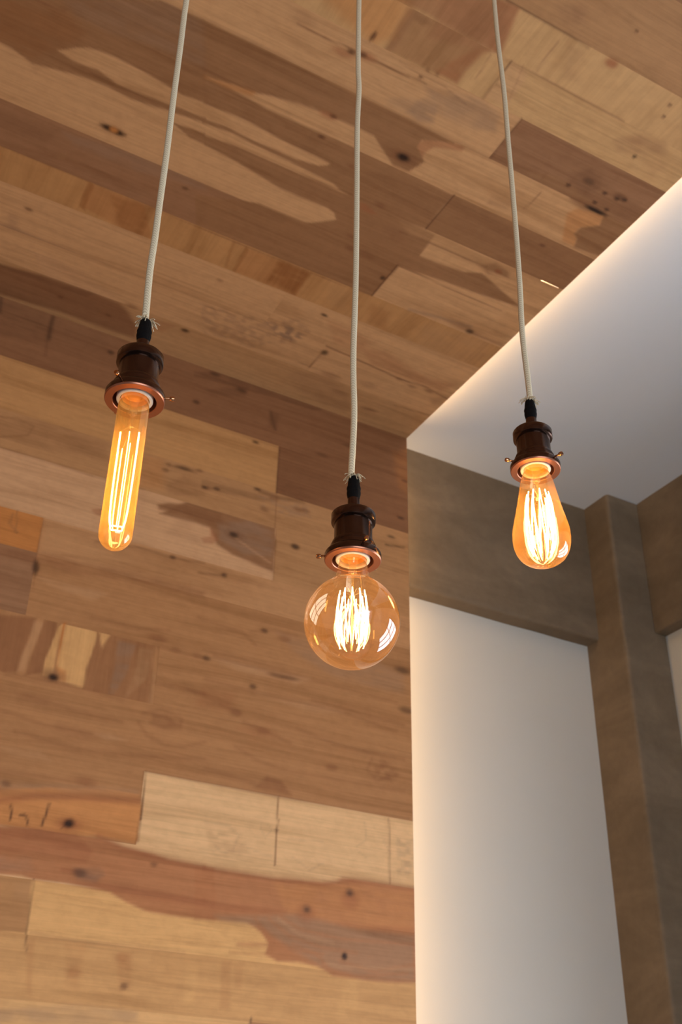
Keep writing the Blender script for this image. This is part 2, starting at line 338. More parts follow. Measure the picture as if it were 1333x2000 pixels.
# figure of the boards: plane, kind, tone, strength, softness or width in mm, points (m), clip rows, mottling
FIGURE = [
 ('c','L','k',0.8,2.2,[(0.717,0.818),(0.850,0.818),(0.883,0.819)],None,0),
 ('c','P','b',0.45,14,[(0.812,0.772),(0.829,0.758),(0.842,0.774),(0.830,0.790)],None,1),
 ('c','P','b',0.35,20,[(0.790,0.784),(0.825,0.772),(0.849,0.787),(0.821,0.803)],None,1),
 ('c','P','e',0.75,14,[(0.666,0.823),(0.744,0.815),(0.765,0.900),(0.556,0.902),(0.542,0.879)],(0.818,0.902),0),
 ('c','P','r',0.35,10,[(0.706,0.825),(0.744,0.815),(0.765,0.900),(0.743,0.903)],(0.818,0.902),1),
 ('c','L','b',0.5,2,[(0.833,0.834),(0.836,0.896)],None,0),
 ('c','L','d',0.5,2.2,[(0.772,0.904),(1.028,0.901)],None,0),
 ('c','P','b',0.25,25,[(0.845,0.828),(0.880,0.820),(0.911,0.878),(0.885,0.884)],None,1),
 ('c','P','d2',0.6,12,[(0.597,0.905),(0.655,0.854),(0.762,0.896),(0.738,0.909),(0.738,0.982),(0.600,0.986)],(0.902,0.986),0),
 ('c','P','e',0.55,16,[(0.626,0.853),(0.729,0.823),(0.762,0.896),(0.738,0.909),(0.650,0.934)],(0.800,0.986),0),
 ('c','P','r',0.45,14,[(0.747,0.901),(0.728,0.912),(0.693,0.982),(0.738,0.982),(0.737,0.947)],(0.902,0.986),1),
 ('c','P','b',0.5,12,[(0.593,0.907),(0.614,0.904),(0.613,0.981),(0.600,0.986)],(0.902,0.986),0),
 ('c','P','t',0.5,12,[(0.614,0.904),(0.637,0.882),(0.652,0.982),(0.613,0.981)],(0.902,0.986),0),
 ('c','P','o',0.5,30,[(0.457,0.949),(0.574,0.894),(0.597,0.905),(0.600,0.960),(0.579,0.988),(0.513,0.972)],(0.800,0.986),0),
 ('c','L','b',0.5,1.5,[(0.754,0.910),(0.759,0.958)],None,0),
 ('c','L','k',0.8,1.8,[(0.790,0.903),(0.793,0.984)],None,0),
 ('c','L','d',0.5,1.3,[(0.812,0.900),(0.833,0.968)],None,0),
 ('c','P','p',0.45,8,[(0.791,0.902),(0.827,0.905),(0.840,0.978),(0.793,0.984)],(0.902,0.986),0),
 ('c','P','b',0.55,22,[(1.044,0.942),(1.074,0.909),(1.123,0.903),(1.138,0.919),(1.097,0.946),(1.064,0.957)],None,1),
 ('c','P','t',0.4,18,[(1.099,0.949),(1.142,0.924),(1.162,0.945),(1.152,0.967)],None,1),
 ('c','L','d',0.75,2.2,[(0.456,1.014),(0.496,1.016),(0.544,1.012),(0.583,1.014),(0.617,1.012),(0.661,1.010)],None,0),
 ('c','L','d',0.5,1.6,[(0.573,1.012),(0.692,1.008)],None,0),
 ('c','L','d',0.45,1.4,[(0.632,0.994),(0.679,0.997),(0.721,0.997),(0.773,1.009)],None,0),
 ('c','P','b',0.3,18,[(0.434,0.998),(0.464,0.981),(0.482,1.002),(0.454,1.015)],None,1),
 ('c','P','g',0.55,14,[(0.696,1.047),(0.708,1.033),(0.736,1.038),(0.745,1.070),(0.722,1.079),(0.696,1.072)],(0.986,1.083),1),
 ('c','P','g',0.45,18,[(0.695,1.012),(0.791,0.989),(0.840,1.000),(0.853,1.030),(0.801,1.049),(0.737,1.048)],(0.986,1.083),1),
 ('c','P','g',0.3,12,[(0.649,1.066),(0.690,1.043),(0.707,1.070),(0.664,1.080)],(0.986,1.083),1),
 ('c','P','k',0.35,16,[(1.018,1.040),(1.049,1.010),(1.099,1.026),(1.079,1.063),(1.036,1.054)],(0.986,1.083),1),
 ('c','P','d',0.35,12,[(0.875,0.986),(0.995,0.986),(1.056,1.001),(0.989,1.004),(0.874,1.017)],(0.986,1.083),1),
 ('c','P','t',0.3,10,[(0.942,1.076),(1.008,1.054),(1.074,1.066),(1.199,1.082),(1.171,1.093),(1.060,1.083),(1.002,1.082)],(0.986,1.083),1),
 ('c','L','d',0.5,1.5,[(0.984,1.059),(0.985,1.075)],None,0),
 ('c','P','l',0.95,5,[(0.746,1.128),(0.752,1.111),(0.768,1.097),(0.808,1.086),(0.931,1.102),(1.001,1.113),(0.998,1.192),(0.870,1.185),(0.774,1.177),(0.775,1.147),(0.768,1.133)],(1.083,1.186),0),
 ('c','P','l',0.98,4,[(0.771,1.118),(0.905,1.073),(1.002,1.082),(1.052,1.083),(1.071,1.085),(1.092,1.099),(1.115,1.101),(1.141,1.088),(1.149,1.111),(1.121,1.131),(1.120,1.150),(1.133,1.157),(1.143,1.177),(1.110,1.182),(1.015,1.183),(0.883,1.185),(0.781,1.185)],(1.083,1.186),0),
 ('c','P','o',0.5,7,[(1.076,1.117),(1.086,1.098),(1.145,1.088),(1.149,1.111),(1.121,1.131),(1.120,1.150),(1.133,1.157),(1.143,1.177),(1.113,1.177)],(1.083,1.186),0),
 ('c','P','r',0.5,6,[(0.746,1.128),(0.751,1.110),(0.768,1.097),(0.822,1.081),(0.823,1.094),(0.777,1.111),(0.767,1.130),(0.774,1.150),(0.767,1.179),(0.734,1.181),(0.749,1.179),(0.767,1.161),(0.768,1.140)],(1.083,1.186),0),
 ('c','P','d',0.5,12,[(0.682,1.142),(0.721,1.133),(0.757,1.132),(0.773,1.158),(0.748,1.176),(0.714,1.167)],(1.083,1.186),1),
 ('c','L','d',0.6,4,[(1.060,1.083),(1.090,1.085),(1.127,1.085),(1.179,1.080),(1.220,1.083)],None,0),
 ('c','L','d',0.5,2,[(1.004,1.100),(1.001,1.149)],None,0),
 ('c','P','b',0.35,10,[(0.928,1.151),(0.968,1.144),(0.975,1.167),(0.933,1.173)],(1.083,1.186),1),
 ('c','P','b2',0.95,6,[(1.140,1.087),(1.179,1.080),(1.311,1.077),(1.361,1.130),(1.202,1.174),(1.143,1.179),(1.134,1.158),(1.120,1.150),(1.121,1.131),(1.149,1.111)],(1.083,1.186),0),
 ('c','P','b2',0.95,5,[(0.021,1.205),(0.175,1.117),(0.251,1.085),(0.324,1.082),(0.390,1.227),(0.345,1.232),(0.304,1.226),(0.254,1.221),(0.205,1.219),(0.183,1.223),(0.163,1.234),(0.139,1.254),(0.167,1.261),(0.207,1.256),(0.243,1.266),(0.280,1.264),(0.402,1.257),(0.407,1.267),(0.340,1.274),(0.273,1.283),(0.231,1.279),(0.205,1.280),(0.174,1.284),(0.130,1.294),(0.108,1.299),(0.094,1.294),(0.074,1.287),(0.041,1.285)],None,0),
 ('c','P','b2',0.95,5,[(0.321,1.083),(0.599,1.085),(0.707,1.083),(0.803,1.086),(0.750,1.108),(0.750,1.126),(0.779,1.147),(0.767,1.179),(0.733,1.181),(0.700,1.162),(0.672,1.144),(0.645,1.143),(0.595,1.145),(0.550,1.145),(0.512,1.151),(0.478,1.158),(0.446,1.169),(0.412,1.170),(0.363,1.180)],None,0),
 ('c','P','b2',0.95,5,[(0.363,1.181),(0.407,1.179),(0.482,1.185),(0.592,1.184),(0.662,1.182),(0.730,1.294),(0.709,1.287),(0.680,1.282),(0.663,1.275),(0.618,1.273),(0.572,1.270),(0.532,1.269),(0.501,1.268),(0.454,1.264),(0.401,1.270),(0.397,1.260),(0.442,1.256),(0.494,1.260),(0.539,1.258),(0.579,1.258),(0.619,1.251),(0.630,1.243),(0.635,1.234),(0.596,1.232),(0.554,1.233),(0.503,1.228),(0.443,1.225),(0.384,1.230)],None,0),
 ('c','P','b2',0.95,5,[(0.411,1.293),(0.476,1.286),(0.531,1.286),(0.580,1.286),(0.642,1.283),(0.698,1.285),(0.717,1.283),(0.737,1.319),(0.669,1.332),(0.630,1.333),(0.585,1.333),(0.528,1.324),(0.478,1.316),(0.419,1.311)],None,0),
 ('c','P','b2',0.9,4,[(0.356,1.294),(0.412,1.288),(0.422,1.310),(0.394,1.310)],None,0),
 ('c','P','k2',0.35,26,[(0.015,1.202),(0.125,1.176),(0.166,1.196),(0.161,1.227),(0.123,1.269),(0.098,1.290),(0.073,1.281),(0.036,1.283)],None,1),
 ('c','P','g',0.35,16,[(0.120,1.160),(0.262,1.079),(0.325,1.085),(0.359,1.164),(0.271,1.168),(0.196,1.178),(0.144,1.174)],(1.083,1.394),1),
 ('c','L','d',0.7,2.5,[(0.080,1.183),(0.097,1.181),(0.126,1.179)],None,0),
 ('c','L','d',0.4,3,[(0.185,1.222),(0.225,1.217),(0.263,1.219),(0.319,1.221)],None,0),
 ('c','L','d',0.4,3,[(0.145,1.257),(0.212,1.269),(0.270,1.274),(0.335,1.269)],None,0),
 ('c','L','d',0.45,3,[(0.360,1.167),(0.417,1.168),(0.456,1.160),(0.512,1.152),(0.562,1.145)],None,0),
 ('c','L','d',0.4,2.5,[(0.387,1.228),(0.471,1.224),(0.552,1.230),(0.635,1.234)],None,0),
 ('c','P','o',0.5,8,[(0.365,1.179),(0.413,1.171),(0.452,1.165),(0.449,1.176),(0.408,1.181),(0.366,1.181)],None,0),
 ('c','L','k',0.7,2.5,[(0.245,1.361),(0.259,1.359)],None,0),
 ('c','L','k',0.7,2.5,[(0.280,1.362),(0.293,1.360)],None,0),
 ('c','P','b',0.3,12,[(0.108,1.308),(0.122,1.300),(0.118,1.316)],None,1),
 ('c','P','b2',0.95,5,[(0.648,1.176),(0.869,1.186),(0.869,1.283),(0.718,1.279)],(1.186,1.283),0),
 ('c','P','b2',0.97,6,[(0.687,1.251),(0.689,1.220),(0.762,1.200),(0.868,1.187),(0.866,1.285),(0.799,1.288),(0.741,1.294),(0.731,1.292),(0.783,1.301),(0.808,1.302),(0.830,1.314),(0.855,1.340),(0.887,1.351),(0.949,1.349),(0.997,1.345),(1.029,1.329),(1.096,1.348),(1.161,1.367),(1.036,1.383),(0.876,1.394),(0.874,1.496),(0.726,1.500),(0.666,1.385),(0.708,1.349),(0.697,1.335),(0.664,1.327),(0.620,1.330),(0.601,1.293),(0.702,1.287)],(1.186,1.494),0),
 ('c','P','b2',0.97,5,[(0.454,1.427),(0.564,1.386),(0.657,1.385),(0.722,1.370),(0.718,1.350),(0.703,1.335),(0.672,1.327),(0.720,1.282),(0.894,1.289),(0.900,1.391),(0.873,1.395),(0.874,1.494),(0.482,1.495)],(1.283,1.494),0),
 ('c','P','r',0.5,8,[(0.729,1.288),(0.740,1.287),(0.769,1.297),(0.760,1.302),(0.734,1.302)],None,0),
 ('c','L','d',0.75,3.5,[(0.830,1.314),(0.862,1.311),(0.922,1.309),(0.986,1.310),(1.028,1.308)],None,0),
 ('c','P','d',0.3,14,[(0.799,1.308),(0.830,1.310),(0.864,1.335),(0.833,1.344),(0.805,1.328)],None,1),
 ('c','P','d',0.6,12,[(1.013,1.313),(1.037,1.289),(1.073,1.298),(1.086,1.315),(1.041,1.326)],None,1),
 ('c','P','d',0.5,10,[(1.024,1.272),(1.063,1.264),(1.076,1.276),(1.047,1.283)],None,1),
 ('c','P','t',0.5,12,[(0.818,1.293),(0.871,1.283),(0.991,1.286),(1.039,1.292),(1.015,1.316),(1.000,1.310),(0.850,1.311)],(1.283,1.394),0),
 ('c','P','d',0.25,25,[(0.860,1.194),(1.120,1.183),(1.219,1.163),(1.196,1.277),(1.058,1.247),(0.920,1.257)],None,1),
 ('c','P','t',0.5,20,[(1.137,1.385),(1.173,1.381),(1.200,1.426),(1.190,1.479),(1.155,1.464)],(1.394,1.494),1),
 ('c','L','d',0.5,5,[(1.115,1.487),(1.194,1.485)],None,0),
 ('c','L','g',0.5,6,[(0.963,1.492),(1.032,1.480),(1.104,1.471)],None,0),
 ('c','P','k',0.25,14,[(0.071,1.421),(0.191,1.408),(0.176,1.447),(0.079,1.453)],(1.394,1.494),1),
 ('c','P','d',0.3,10,[(0.254,1.462),(0.349,1.449),(0.407,1.444),(0.332,1.484)],(1.394,1.494),1),
 ('c','P','t',0.3,8,[(0.201,1.466),(0.218,1.447),(0.218,1.467),(0.208,1.472)],None,0),
 ('c','P','g',0.4,14,[(0.192,1.411),(0.355,1.387),(0.456,1.391),(0.464,1.407),(0.341,1.428),(0.226,1.430)],(1.394,1.494),1),
 ('c','P','b4',0.75,6,[(0.271,1.497),(0.376,1.495),(0.427,1.575),(0.375,1.574),(0.277,1.559)],(1.494,1.574),0),
 ('c','P','k2',0.45,4,[(0.265,1.491),(0.279,1.497),(0.287,1.568),(0.273,1.561)],(1.494,1.574),0),
 ('c','P','k2',0.45,14,[(0.315,1.505),(0.396,1.494),(0.406,1.587),(0.362,1.582)],(1.494,1.574),1),
 ('c','P','b4',0.7,7,[(0.591,1.500),(0.731,1.500),(0.742,1.576),(0.602,1.574)],(1.494,1.574),0),
 ('c','P','k2',0.6,16,[(0.660,1.496),(0.731,1.500),(0.737,1.573),(0.667,1.567)],(1.494,1.574),1),
 ('c','P','k2',0.4,4,[(0.588,1.497),(0.598,1.503),(0.604,1.578),(0.596,1.575)],(1.494,1.574),0),
 ('c','P','k2',0.3,4,[(0.560,1.496),(0.567,1.497),(0.585,1.574),(0.578,1.573)],(1.494,1.574),0),
 ('c','P','k2',0.35,4,[(0.725,1.503),(0.734,1.503),(0.739,1.577),(0.727,1.574)],(1.494,1.574),0),
 ('c','P','k2',0.3,20,[(0.883,1.515),(0.930,1.520),(0.955,1.573),(0.906,1.568)],(1.494,1.574),0),
 ('c','P','t',0.35,22,[(0.781,1.501),(0.832,1.503),(0.863,1.571),(0.806,1.560)],(1.494,1.574),0),
 ('c','P','t',0.6,30,[(1.017,1.516),(1.167,1.486),(1.213,1.549),(1.139,1.580),(1.038,1.579)],(1.494,1.574),1),
 ('c','P','g2',0.7,12,[(0.137,1.681),(0.183,1.677),(0.246,1.683),(0.342,1.691),(0.437,1.686),(0.585,1.689),(0.607,1.742),(0.492,1.743),(0.390,1.739),(0.326,1.740),(0.253,1.708),(0.148,1.726)],(1.552,1.712),1),
 ('c','P','b',0.5,14,[(0.139,1.690),(0.246,1.683),(0.437,1.686),(0.587,1.693),(0.485,1.725),(0.325,1.736),(0.147,1.722)],(1.552,1.712),0),
 ('c','P','p',0.5,14,[(0.227,1.723),(0.322,1.727),(0.419,1.764),(0.406,1.782),(0.275,1.780)],None,0),
 ('c','P','g2',0.4,14,[(0.164,1.648),(0.181,1.647),(0.187,1.680),(0.168,1.687)],None,1),
 ('c','P','g2',0.45,10,[(0.574,1.696),(0.639,1.685),(0.692,1.670),(0.732,1.669),(0.784,1.628),(0.821,1.657),(0.809,1.705),(0.757,1.735),(0.731,1.774),(0.683,1.767),(0.623,1.778)],None,2),
 ('c','P','g3',0.5,12,[(0.711,1.671),(0.736,1.678),(0.791,1.657),(0.811,1.680),(0.795,1.707),(0.763,1.703)],None,2),
 ('c','P','r',0.3,20,[(0.831,1.606),(0.885,1.603),(0.953,1.621),(0.939,1.664),(0.881,1.663)],None,1),
 ('c','P','r',0.35,20,[(0.936,1.650),(0.988,1.632),(1.045,1.647),(1.109,1.660),(1.188,1.652),(1.170,1.689),(1.085,1.687),(0.986,1.682)],None,1),
 ('c','L','d',0.5,2,[(0.588,1.698),(0.656,1.691)],None,0),
 ('c','L','d',0.6,2.5,[(0.872,1.710),(0.871,1.766)],None,0),
 ('c','L','d',0.7,2.5,[(0.872,1.683),(0.952,1.687),(1.036,1.694),(1.092,1.697)],None,0),
 ('c','L','d',0.7,3,[(0.869,1.681),(0.933,1.685),(1.067,1.697),(1.130,1.692),(1.201,1.704)],None,0),
 ('c','L','d',0.5,2,[(1.106,1.787),(1.198,1.778)],None,0),
 ('c','L','d',0.4,1.6,[(0.842,1.760),(0.874,1.763),(0.948,1.761)],None,0),
 ('c','P','d',0.3,18,[(1.164,1.719),(1.198,1.699),(1.205,1.736),(1.183,1.742)],None,1),
 ('c','P','b',0.3,20,[(0.835,1.808),(0.925,1.755),(1.005,1.812),(1.022,1.871),(0.901,1.860)],(1.680,1.885),1),
 ('c','P','k3',0.95,18,[(0.154,1.795),(0.258,1.779),(0.369,1.772),(0.431,1.778),(0.458,1.796),(0.492,1.832),(0.498,1.869),(0.426,1.871),(0.334,1.868),(0.176,1.884)],(1.776,1.885),0),
 ('c','P','k',0.35,8,[(0.166,1.793),(0.275,1.780),(0.377,1.778),(0.364,1.796),(0.249,1.800),(0.169,1.806)],None,1),
 ('c','P','t',0.6,9,[(0.187,1.878),(0.269,1.873),(0.368,1.870),(0.492,1.872),(0.546,1.882),(0.493,1.884),(0.425,1.888),(0.340,1.887),(0.268,1.890),(0.192,1.896)],(1.760,1.885),0),
 ('c','P','r',0.3,12,[(0.511,1.792),(0.561,1.786),(0.540,1.821),(0.514,1.819)],None,1),
 ('w','P','k',0.3,18,[(0.197,1.593),(0.305,1.600),(0.327,1.525),(0.214,1.497)],None,1),
 ('w','L','x',0.55,7,[(0.321,1.594),(0.322,1.535)],None,0),
 ('w','L','k',0.4,5,[(0.320,1.530),(0.322,1.490)],None,0),
 ('w','L','x',0.45,6,[(0.210,1.599),(0.214,1.559)],None,0),
 ('w','P','k',0.45,14,[(0.834,1.546),(0.856,1.542),(0.855,1.498),(0.835,1.499)],None,0),
 ('w','L','x',0.3,5,[(0.837,1.538),(0.851,1.496)],None,0),
 ('w','P','k',0.5,8,[(0.648,1.579),(0.706,1.598),(0.782,1.607),(0.901,1.609),(0.982,1.603),(0.942,1.587),(0.823,1.583),(0.649,1.566)],None,1),
 ('w','P','k',0.4,12,[(0.674,1.541),(0.783,1.593),(0.770,1.558),(0.697,1.533)],None,1),
 ('w','L','x',0.6,3,[(1.141,1.282),(1.190,1.289)],None,0),
 ('w','L','d',0.5,3,[(0.863,1.450),(0.927,1.447),(1.067,1.449),(1.201,1.460)],None,0),
 ('w','P','o',0.3,25,[(1.164,1.544),(1.208,1.573),(1.205,1.435),(1.176,1.451)],None,1),
 ('w','L','k',0.7,2.5,[(0.863,1.450),(0.862,1.329)],None,0),
 ('w','P','k',0.4,10,[(0.688,1.304),(0.802,1.311),(0.868,1.309),(0.832,1.297),(0.731,1.288),(0.689,1.289)],None,1),
 ('w','P','k',0.55,8,[(0.815,1.327),(0.864,1.323),(0.928,1.332),(0.936,1.323),(0.868,1.313),(0.820,1.315)],None,1),
 ('w','P','g',0.4,14,[(0.813,1.307),(0.951,1.320),(0.944,1.294),(0.877,1.280),(0.822,1.286)],None,2),
 ('w','P','b3',0.35,20,[(0.244,1.298),(0.349,1.326),(0.478,1.320),(0.477,1.281),(0.359,1.266),(0.249,1.267)],None,1),
 ('w','L','b3',0.5,3,[(0.242,1.305),(0.292,1.316),(0.327,1.310),(0.319,1.285),(0.251,1.256)],None,0),
 ('w','L','d',0.4,2,[(0.272,1.239),(0.362,1.242),(0.457,1.237)],None,0),
 ('w','L','d',0.5,3,[(0.623,1.317),(0.675,1.319)],None,0),
 ('w','P','b3',0.4,14,[(0.611,1.270),(0.648,1.302),(0.696,1.291),(0.698,1.269),(0.637,1.249),(0.616,1.253)],None,1),
 ('w','P','o',0.3,25,[(0.551,1.319),(0.598,1.328),(0.606,1.254),(0.560,1.246)],None,0),
 ('w','P','b3',0.85,9,[(0.597,1.214),(0.622,1.225),(0.700,1.239),(0.741,1.237),(0.745,1.193),(0.704,1.203),(0.641,1.206),(0.601,1.204)],(1.104,1.248),0),
 ('w','P','b3',0.9,9,[(0.665,1.243),(0.699,1.250),(0.770,1.243),(0.866,1.242),(0.867,1.133),(0.824,1.139),(0.770,1.146),(0.735,1.161),(0.727,1.177),(0.715,1.195),(0.684,1.197),(0.603,1.194)],(1.114,1.240),0),
 ('w','P','g',0.5,14,[(0.731,1.211),(0.806,1.242),(0.858,1.228),(0.861,1.169),(0.794,1.156),(0.741,1.173)],(1.114,1.240),1),
 ('w','P','r',0.5,7,[(0.714,1.199),(0.737,1.173),(0.728,1.159),(0.708,1.156),(0.700,1.165),(0.720,1.175)],None,0),
 ('w','L','p',0.4,3,[(0.756,1.197),(0.822,1.168),(0.858,1.153)],None,0),
 ('w','L','d',0.5,2,[(0.863,1.323),(0.864,1.241),(0.865,1.114)],None,0),
 ('w','P','r',0.5,5,[(0.465,1.160),(0.492,1.169),(0.491,1.151),(0.481,1.151)],None,0),
 ('w','P','b',0.25,25,[(0.649,1.223),(0.709,1.146),(0.629,1.158)],None,1),
 ('w','P','o',0.5,22,[(0.279,1.104),(0.376,1.118),(0.379,1.035),(0.292,1.032)],(1.024,1.120),1),
 ('w','L','b3',0.5,3,[(0.320,1.104),(0.317,1.083),(0.334,1.068)],None,0),
 ('w','L','b3',0.4,2.5,[(0.327,1.113),(0.332,1.067)],None,0),
 ('w','L','d',0.5,2,[(0.376,1.113),(0.379,1.028)],None,0),
 ('w','L','d',0.55,3,[(0.483,1.093),(0.570,1.105),(0.641,1.104),(0.712,1.111)],None,0),
 ('w','L','d',0.6,3.5,[(0.701,1.086),(0.754,1.094)],None,0),
 ('w','P','d2',0.5,14,[(0.292,1.032),(0.380,1.038),(0.424,1.038),(0.545,1.049),(0.717,1.049),(0.719,1.032),(0.579,1.031),(0.458,1.014),(0.370,1.012),(0.295,1.016)],None,1),
 ('w','P','d2',0.4,22,[(0.389,1.041),(0.453,1.050),(0.464,1.013),(0.415,1.005)],None,1),
 ('w','L','d2',0.4,2,[(0.381,0.986),(0.383,0.958)],None,0),
 ('w','P','p',0.35,12,[(0.386,0.987),(0.462,0.986),(0.522,0.989),(0.494,0.969),(0.420,0.974)],None,1),
 ('w','P','d2',0.8,8,[(0.317,0.893),(0.399,0.907),(0.381,0.795),(0.336,0.787)],(0.790,0.907),0),
 ('w','P','p',0.3,7,[(0.397,0.901),(0.414,0.899),(0.393,0.803),(0.381,0.797)],(0.790,0.907),0),
 ('w','P','d2',0.75,5,[(0.413,0.908),(0.436,0.908),(0.437,0.880),(0.424,0.804),(0.395,0.792),(0.404,0.839)],(0.790,0.907),0),
 ('w','P','y',0.8,4,[(0.440,0.899),(0.447,0.907),(0.445,0.809),(0.436,0.798),(0.424,0.799),(0.433,0.852)],(0.790,0.907),0),
 ('w','L','o2',0.8,4,[(0.450,0.908),(0.451,0.826)],None,0),
 ('w','P','y',0.9,4,[(0.452,0.909),(0.509,0.907),(0.512,0.886),(0.503,0.823),(0.499,0.792),(0.453,0.796),(0.451,0.826)],(0.790,0.907),0),
 ('w','P','y',0.75,4,[(0.515,0.907),(0.537,0.908),(0.527,0.874),(0.521,0.882)],(0.790,0.907),0),
 ('w','P','d2',0.6,6,[(0.512,0.908),(0.522,0.879),(0.534,0.901),(0.541,0.909),(0.624,0.907),(0.632,0.785),(0.502,0.789),(0.509,0.864)],(0.790,0.907),0),
 ('w','P','g',0.5,7,[(0.552,0.899),(0.588,0.898),(0.577,0.840),(0.560,0.793),(0.548,0.791),(0.553,0.840)],(0.790,0.907),1),
 ('w','P','t',0.5,7,[(0.595,0.894),(0.623,0.894),(0.619,0.843),(0.578,0.785),(0.594,0.853)],(0.790,0.907),1),
 ('w','P','o2',0.5,7,[(0.449,0.822),(0.467,0.817),(0.467,0.796),(0.456,0.797)],None,0),
 ('w','P','t',0.4,4,[(0.626,0.851),(0.633,0.853),(0.633,0.791),(0.625,0.789)],None,0),
 ('w','L','d2',0.4,5,[(0.624,0.907),(0.671,0.906),(0.730,0.904)],None,0),
 ('w','L','d2',0.4,5,[(0.363,0.788),(0.443,0.791),(0.508,0.791),(0.578,0.785)],None,0),
 ('w','L','d2',0.4,5,[(0.398,0.758),(0.497,0.747),(0.583,0.745)],None,0),
 ('w','L','d2',0.4,5,[(0.364,0.722),(0.447,0.711),(0.530,0.711)],None,0),
 ('w','L','d2',0.4,5,[(0.396,0.690),(0.507,0.678),(0.619,0.688),(0.747,0.706)],None,0),
 ('w','L','d2',0.4,5,[(0.612,0.751),(0.632,0.728),(0.669,0.718),(0.705,0.722),(0.745,0.739)],None,0),
 ('w','L','d2',0.4,5,[(0.619,0.770),(0.656,0.784),(0.694,0.773),(0.693,0.755),(0.660,0.749),(0.635,0.755)],None,0),
 ('w','L','d2',0.4,5,[(0.383,0.617),(0.461,0.620),(0.532,0.622)],None,0),
 ('w','L','d2',0.4,5,[(0.499,0.933),(0.590,0.934),(0.651,0.946)],None,0),
 ('w','L','d2',0.4,5,[(0.632,0.834),(0.736,0.832)],None,0),
 ('w','P','d2',0.6,10,[(0.633,0.773),(0.663,0.776),(0.692,0.761),(0.660,0.747),(0.638,0.756)],None,1),
 ('w','P','d2',0.35,16,[(0.384,0.761),(0.448,0.757),(0.442,0.744),(0.392,0.745)],None,1),
 ('w','P','d2',0.35,16,[(0.467,0.721),(0.559,0.711),(0.516,0.694),(0.462,0.703)],None,1),
 ('w','P','p',0.3,8,[(0.530,0.714),(0.564,0.718),(0.597,0.710),(0.559,0.705)],None,1),
 ('w','P','p',0.3,12,[(0.376,0.658),(0.444,0.661),(0.465,0.648),(0.404,0.645)],None,1),
 ('w','L','d2',0.4,5,[(0.728,0.923),(0.861,0.921),(0.944,0.914),(1.037,0.911),(1.166,0.908)],None,0),
 ('w','L','d2',0.4,5,[(0.749,0.914),(0.862,0.908),(0.917,0.911)],None,0),
 ('w','L','d2',0.4,5,[(0.734,0.863),(0.832,0.859),(0.932,0.862),(1.038,0.858),(1.165,0.844)],None,0),
 ('w','L','d2',0.4,5,[(0.769,0.817),(0.808,0.813)],None,0),
 ('w','L','d2',0.4,5,[(0.820,0.793),(0.869,0.785),(0.923,0.770)],None,0),
 ('w','L','d2',0.4,5,[(0.807,0.742),(0.860,0.722),(0.925,0.715),(1.040,0.718),(1.182,0.721)],None,0),
 ('w','L','d2',0.4,5,[(0.749,0.689),(0.853,0.678)],None,0),
 ('w','L','d2',0.4,5,[(0.967,0.869),(1.073,0.865),(1.184,0.861)],None,0),
 ('w','L','d2',0.4,5,[(1.107,0.774),(1.096,0.750),(1.117,0.731),(1.164,0.749)],None,0),
 ('w','L','d2',0.4,5,[(0.935,0.804),(1.039,0.786),(1.183,0.788)],None,0),
 ('w','L','d2',0.4,5,[(0.709,0.988),(0.807,0.979),(0.835,0.959)],None,0),
 ('w','L','d2',0.4,5,[(0.823,0.986),(0.864,1.000),(0.926,1.002)],None,0),
 ('w','P','d2',0.5,14,[(1.107,0.770),(1.139,0.780),(1.179,0.755),(1.153,0.735),(1.114,0.737)],None,2),
 ('w','P','d2',0.7,12,[(0.853,0.670),(0.874,0.697),(0.907,0.694),(0.928,0.668),(0.892,0.665)],None,1),
 ('w','P','p',0.4,14,[(0.736,0.908),(0.828,0.913),(0.965,0.915),(0.931,0.897),(0.796,0.896)],None,1),
 ('w','P','p',0.3,14,[(0.842,0.858),(0.967,0.862),(1.038,0.858),(0.968,0.843)],None,1),
 ('w','P','g',0.35,20,[(0.884,0.998),(0.962,0.997),(1.072,0.995),(1.186,0.979),(1.185,0.930),(1.036,0.928),(0.928,0.961)],None,1),
 ('w','P','r',0.25,20,[(0.735,0.847),(0.799,0.846),(0.789,0.812),(0.720,0.806)],None,1),
 ('w','P','r',0.25,20,[(0.804,0.778),(0.875,0.792),(0.896,0.777),(0.847,0.768)],None,1),
 ('w','P','o3',0.95,6,[(0.375,0.573),(0.389,0.585),(0.464,0.603),(0.571,0.617),(0.630,0.619),(0.639,0.593),(0.635,0.533),(0.582,0.536),(0.544,0.538),(0.482,0.536),(0.429,0.530),(0.384,0.528)],(0.480,0.640),0),
 ('w','P','o3',0.95,6,[(0.378,0.558),(0.392,0.567),(0.467,0.581),(0.546,0.597),(0.634,0.598),(0.639,0.537),(0.582,0.539),(0.387,0.509)],(0.520,0.662),0),
 ('w','L','r',0.6,8,[(0.377,0.562),(0.392,0.569),(0.453,0.587),(0.519,0.595),(0.629,0.607)],None,0),
 ('w','L','d2',0.5,8,[(0.389,0.584),(0.466,0.589),(0.534,0.602),(0.629,0.611)],None,0),
 ('w','P','g',0.3,12,[(0.386,0.601),(0.516,0.614),(0.627,0.627),(0.628,0.617),(0.518,0.603),(0.388,0.589)],None,1),
 ('w','L','x2',0.8,2.6,[(0.410,0.563),(0.413,0.551),(0.414,0.540)],None,0),
 ('w','L','x2',0.8,2.6,[(0.473,0.577),(0.471,0.561),(0.467,0.538)],None,0),
 ('w','L','x2',0.75,2.6,[(0.428,0.549),(0.434,0.552),(0.440,0.547),(0.444,0.536)],None,0),
 ('w','L','k',0.5,2,[(0.501,0.539),(0.507,0.546)],None,0),
 ('w','L','k',0.85,2.2,[(0.637,0.576),(0.636,0.536)],None,0),
 ('w','L','k',0.85,2.2,[(0.636,0.663),(0.638,0.576)],None,0),
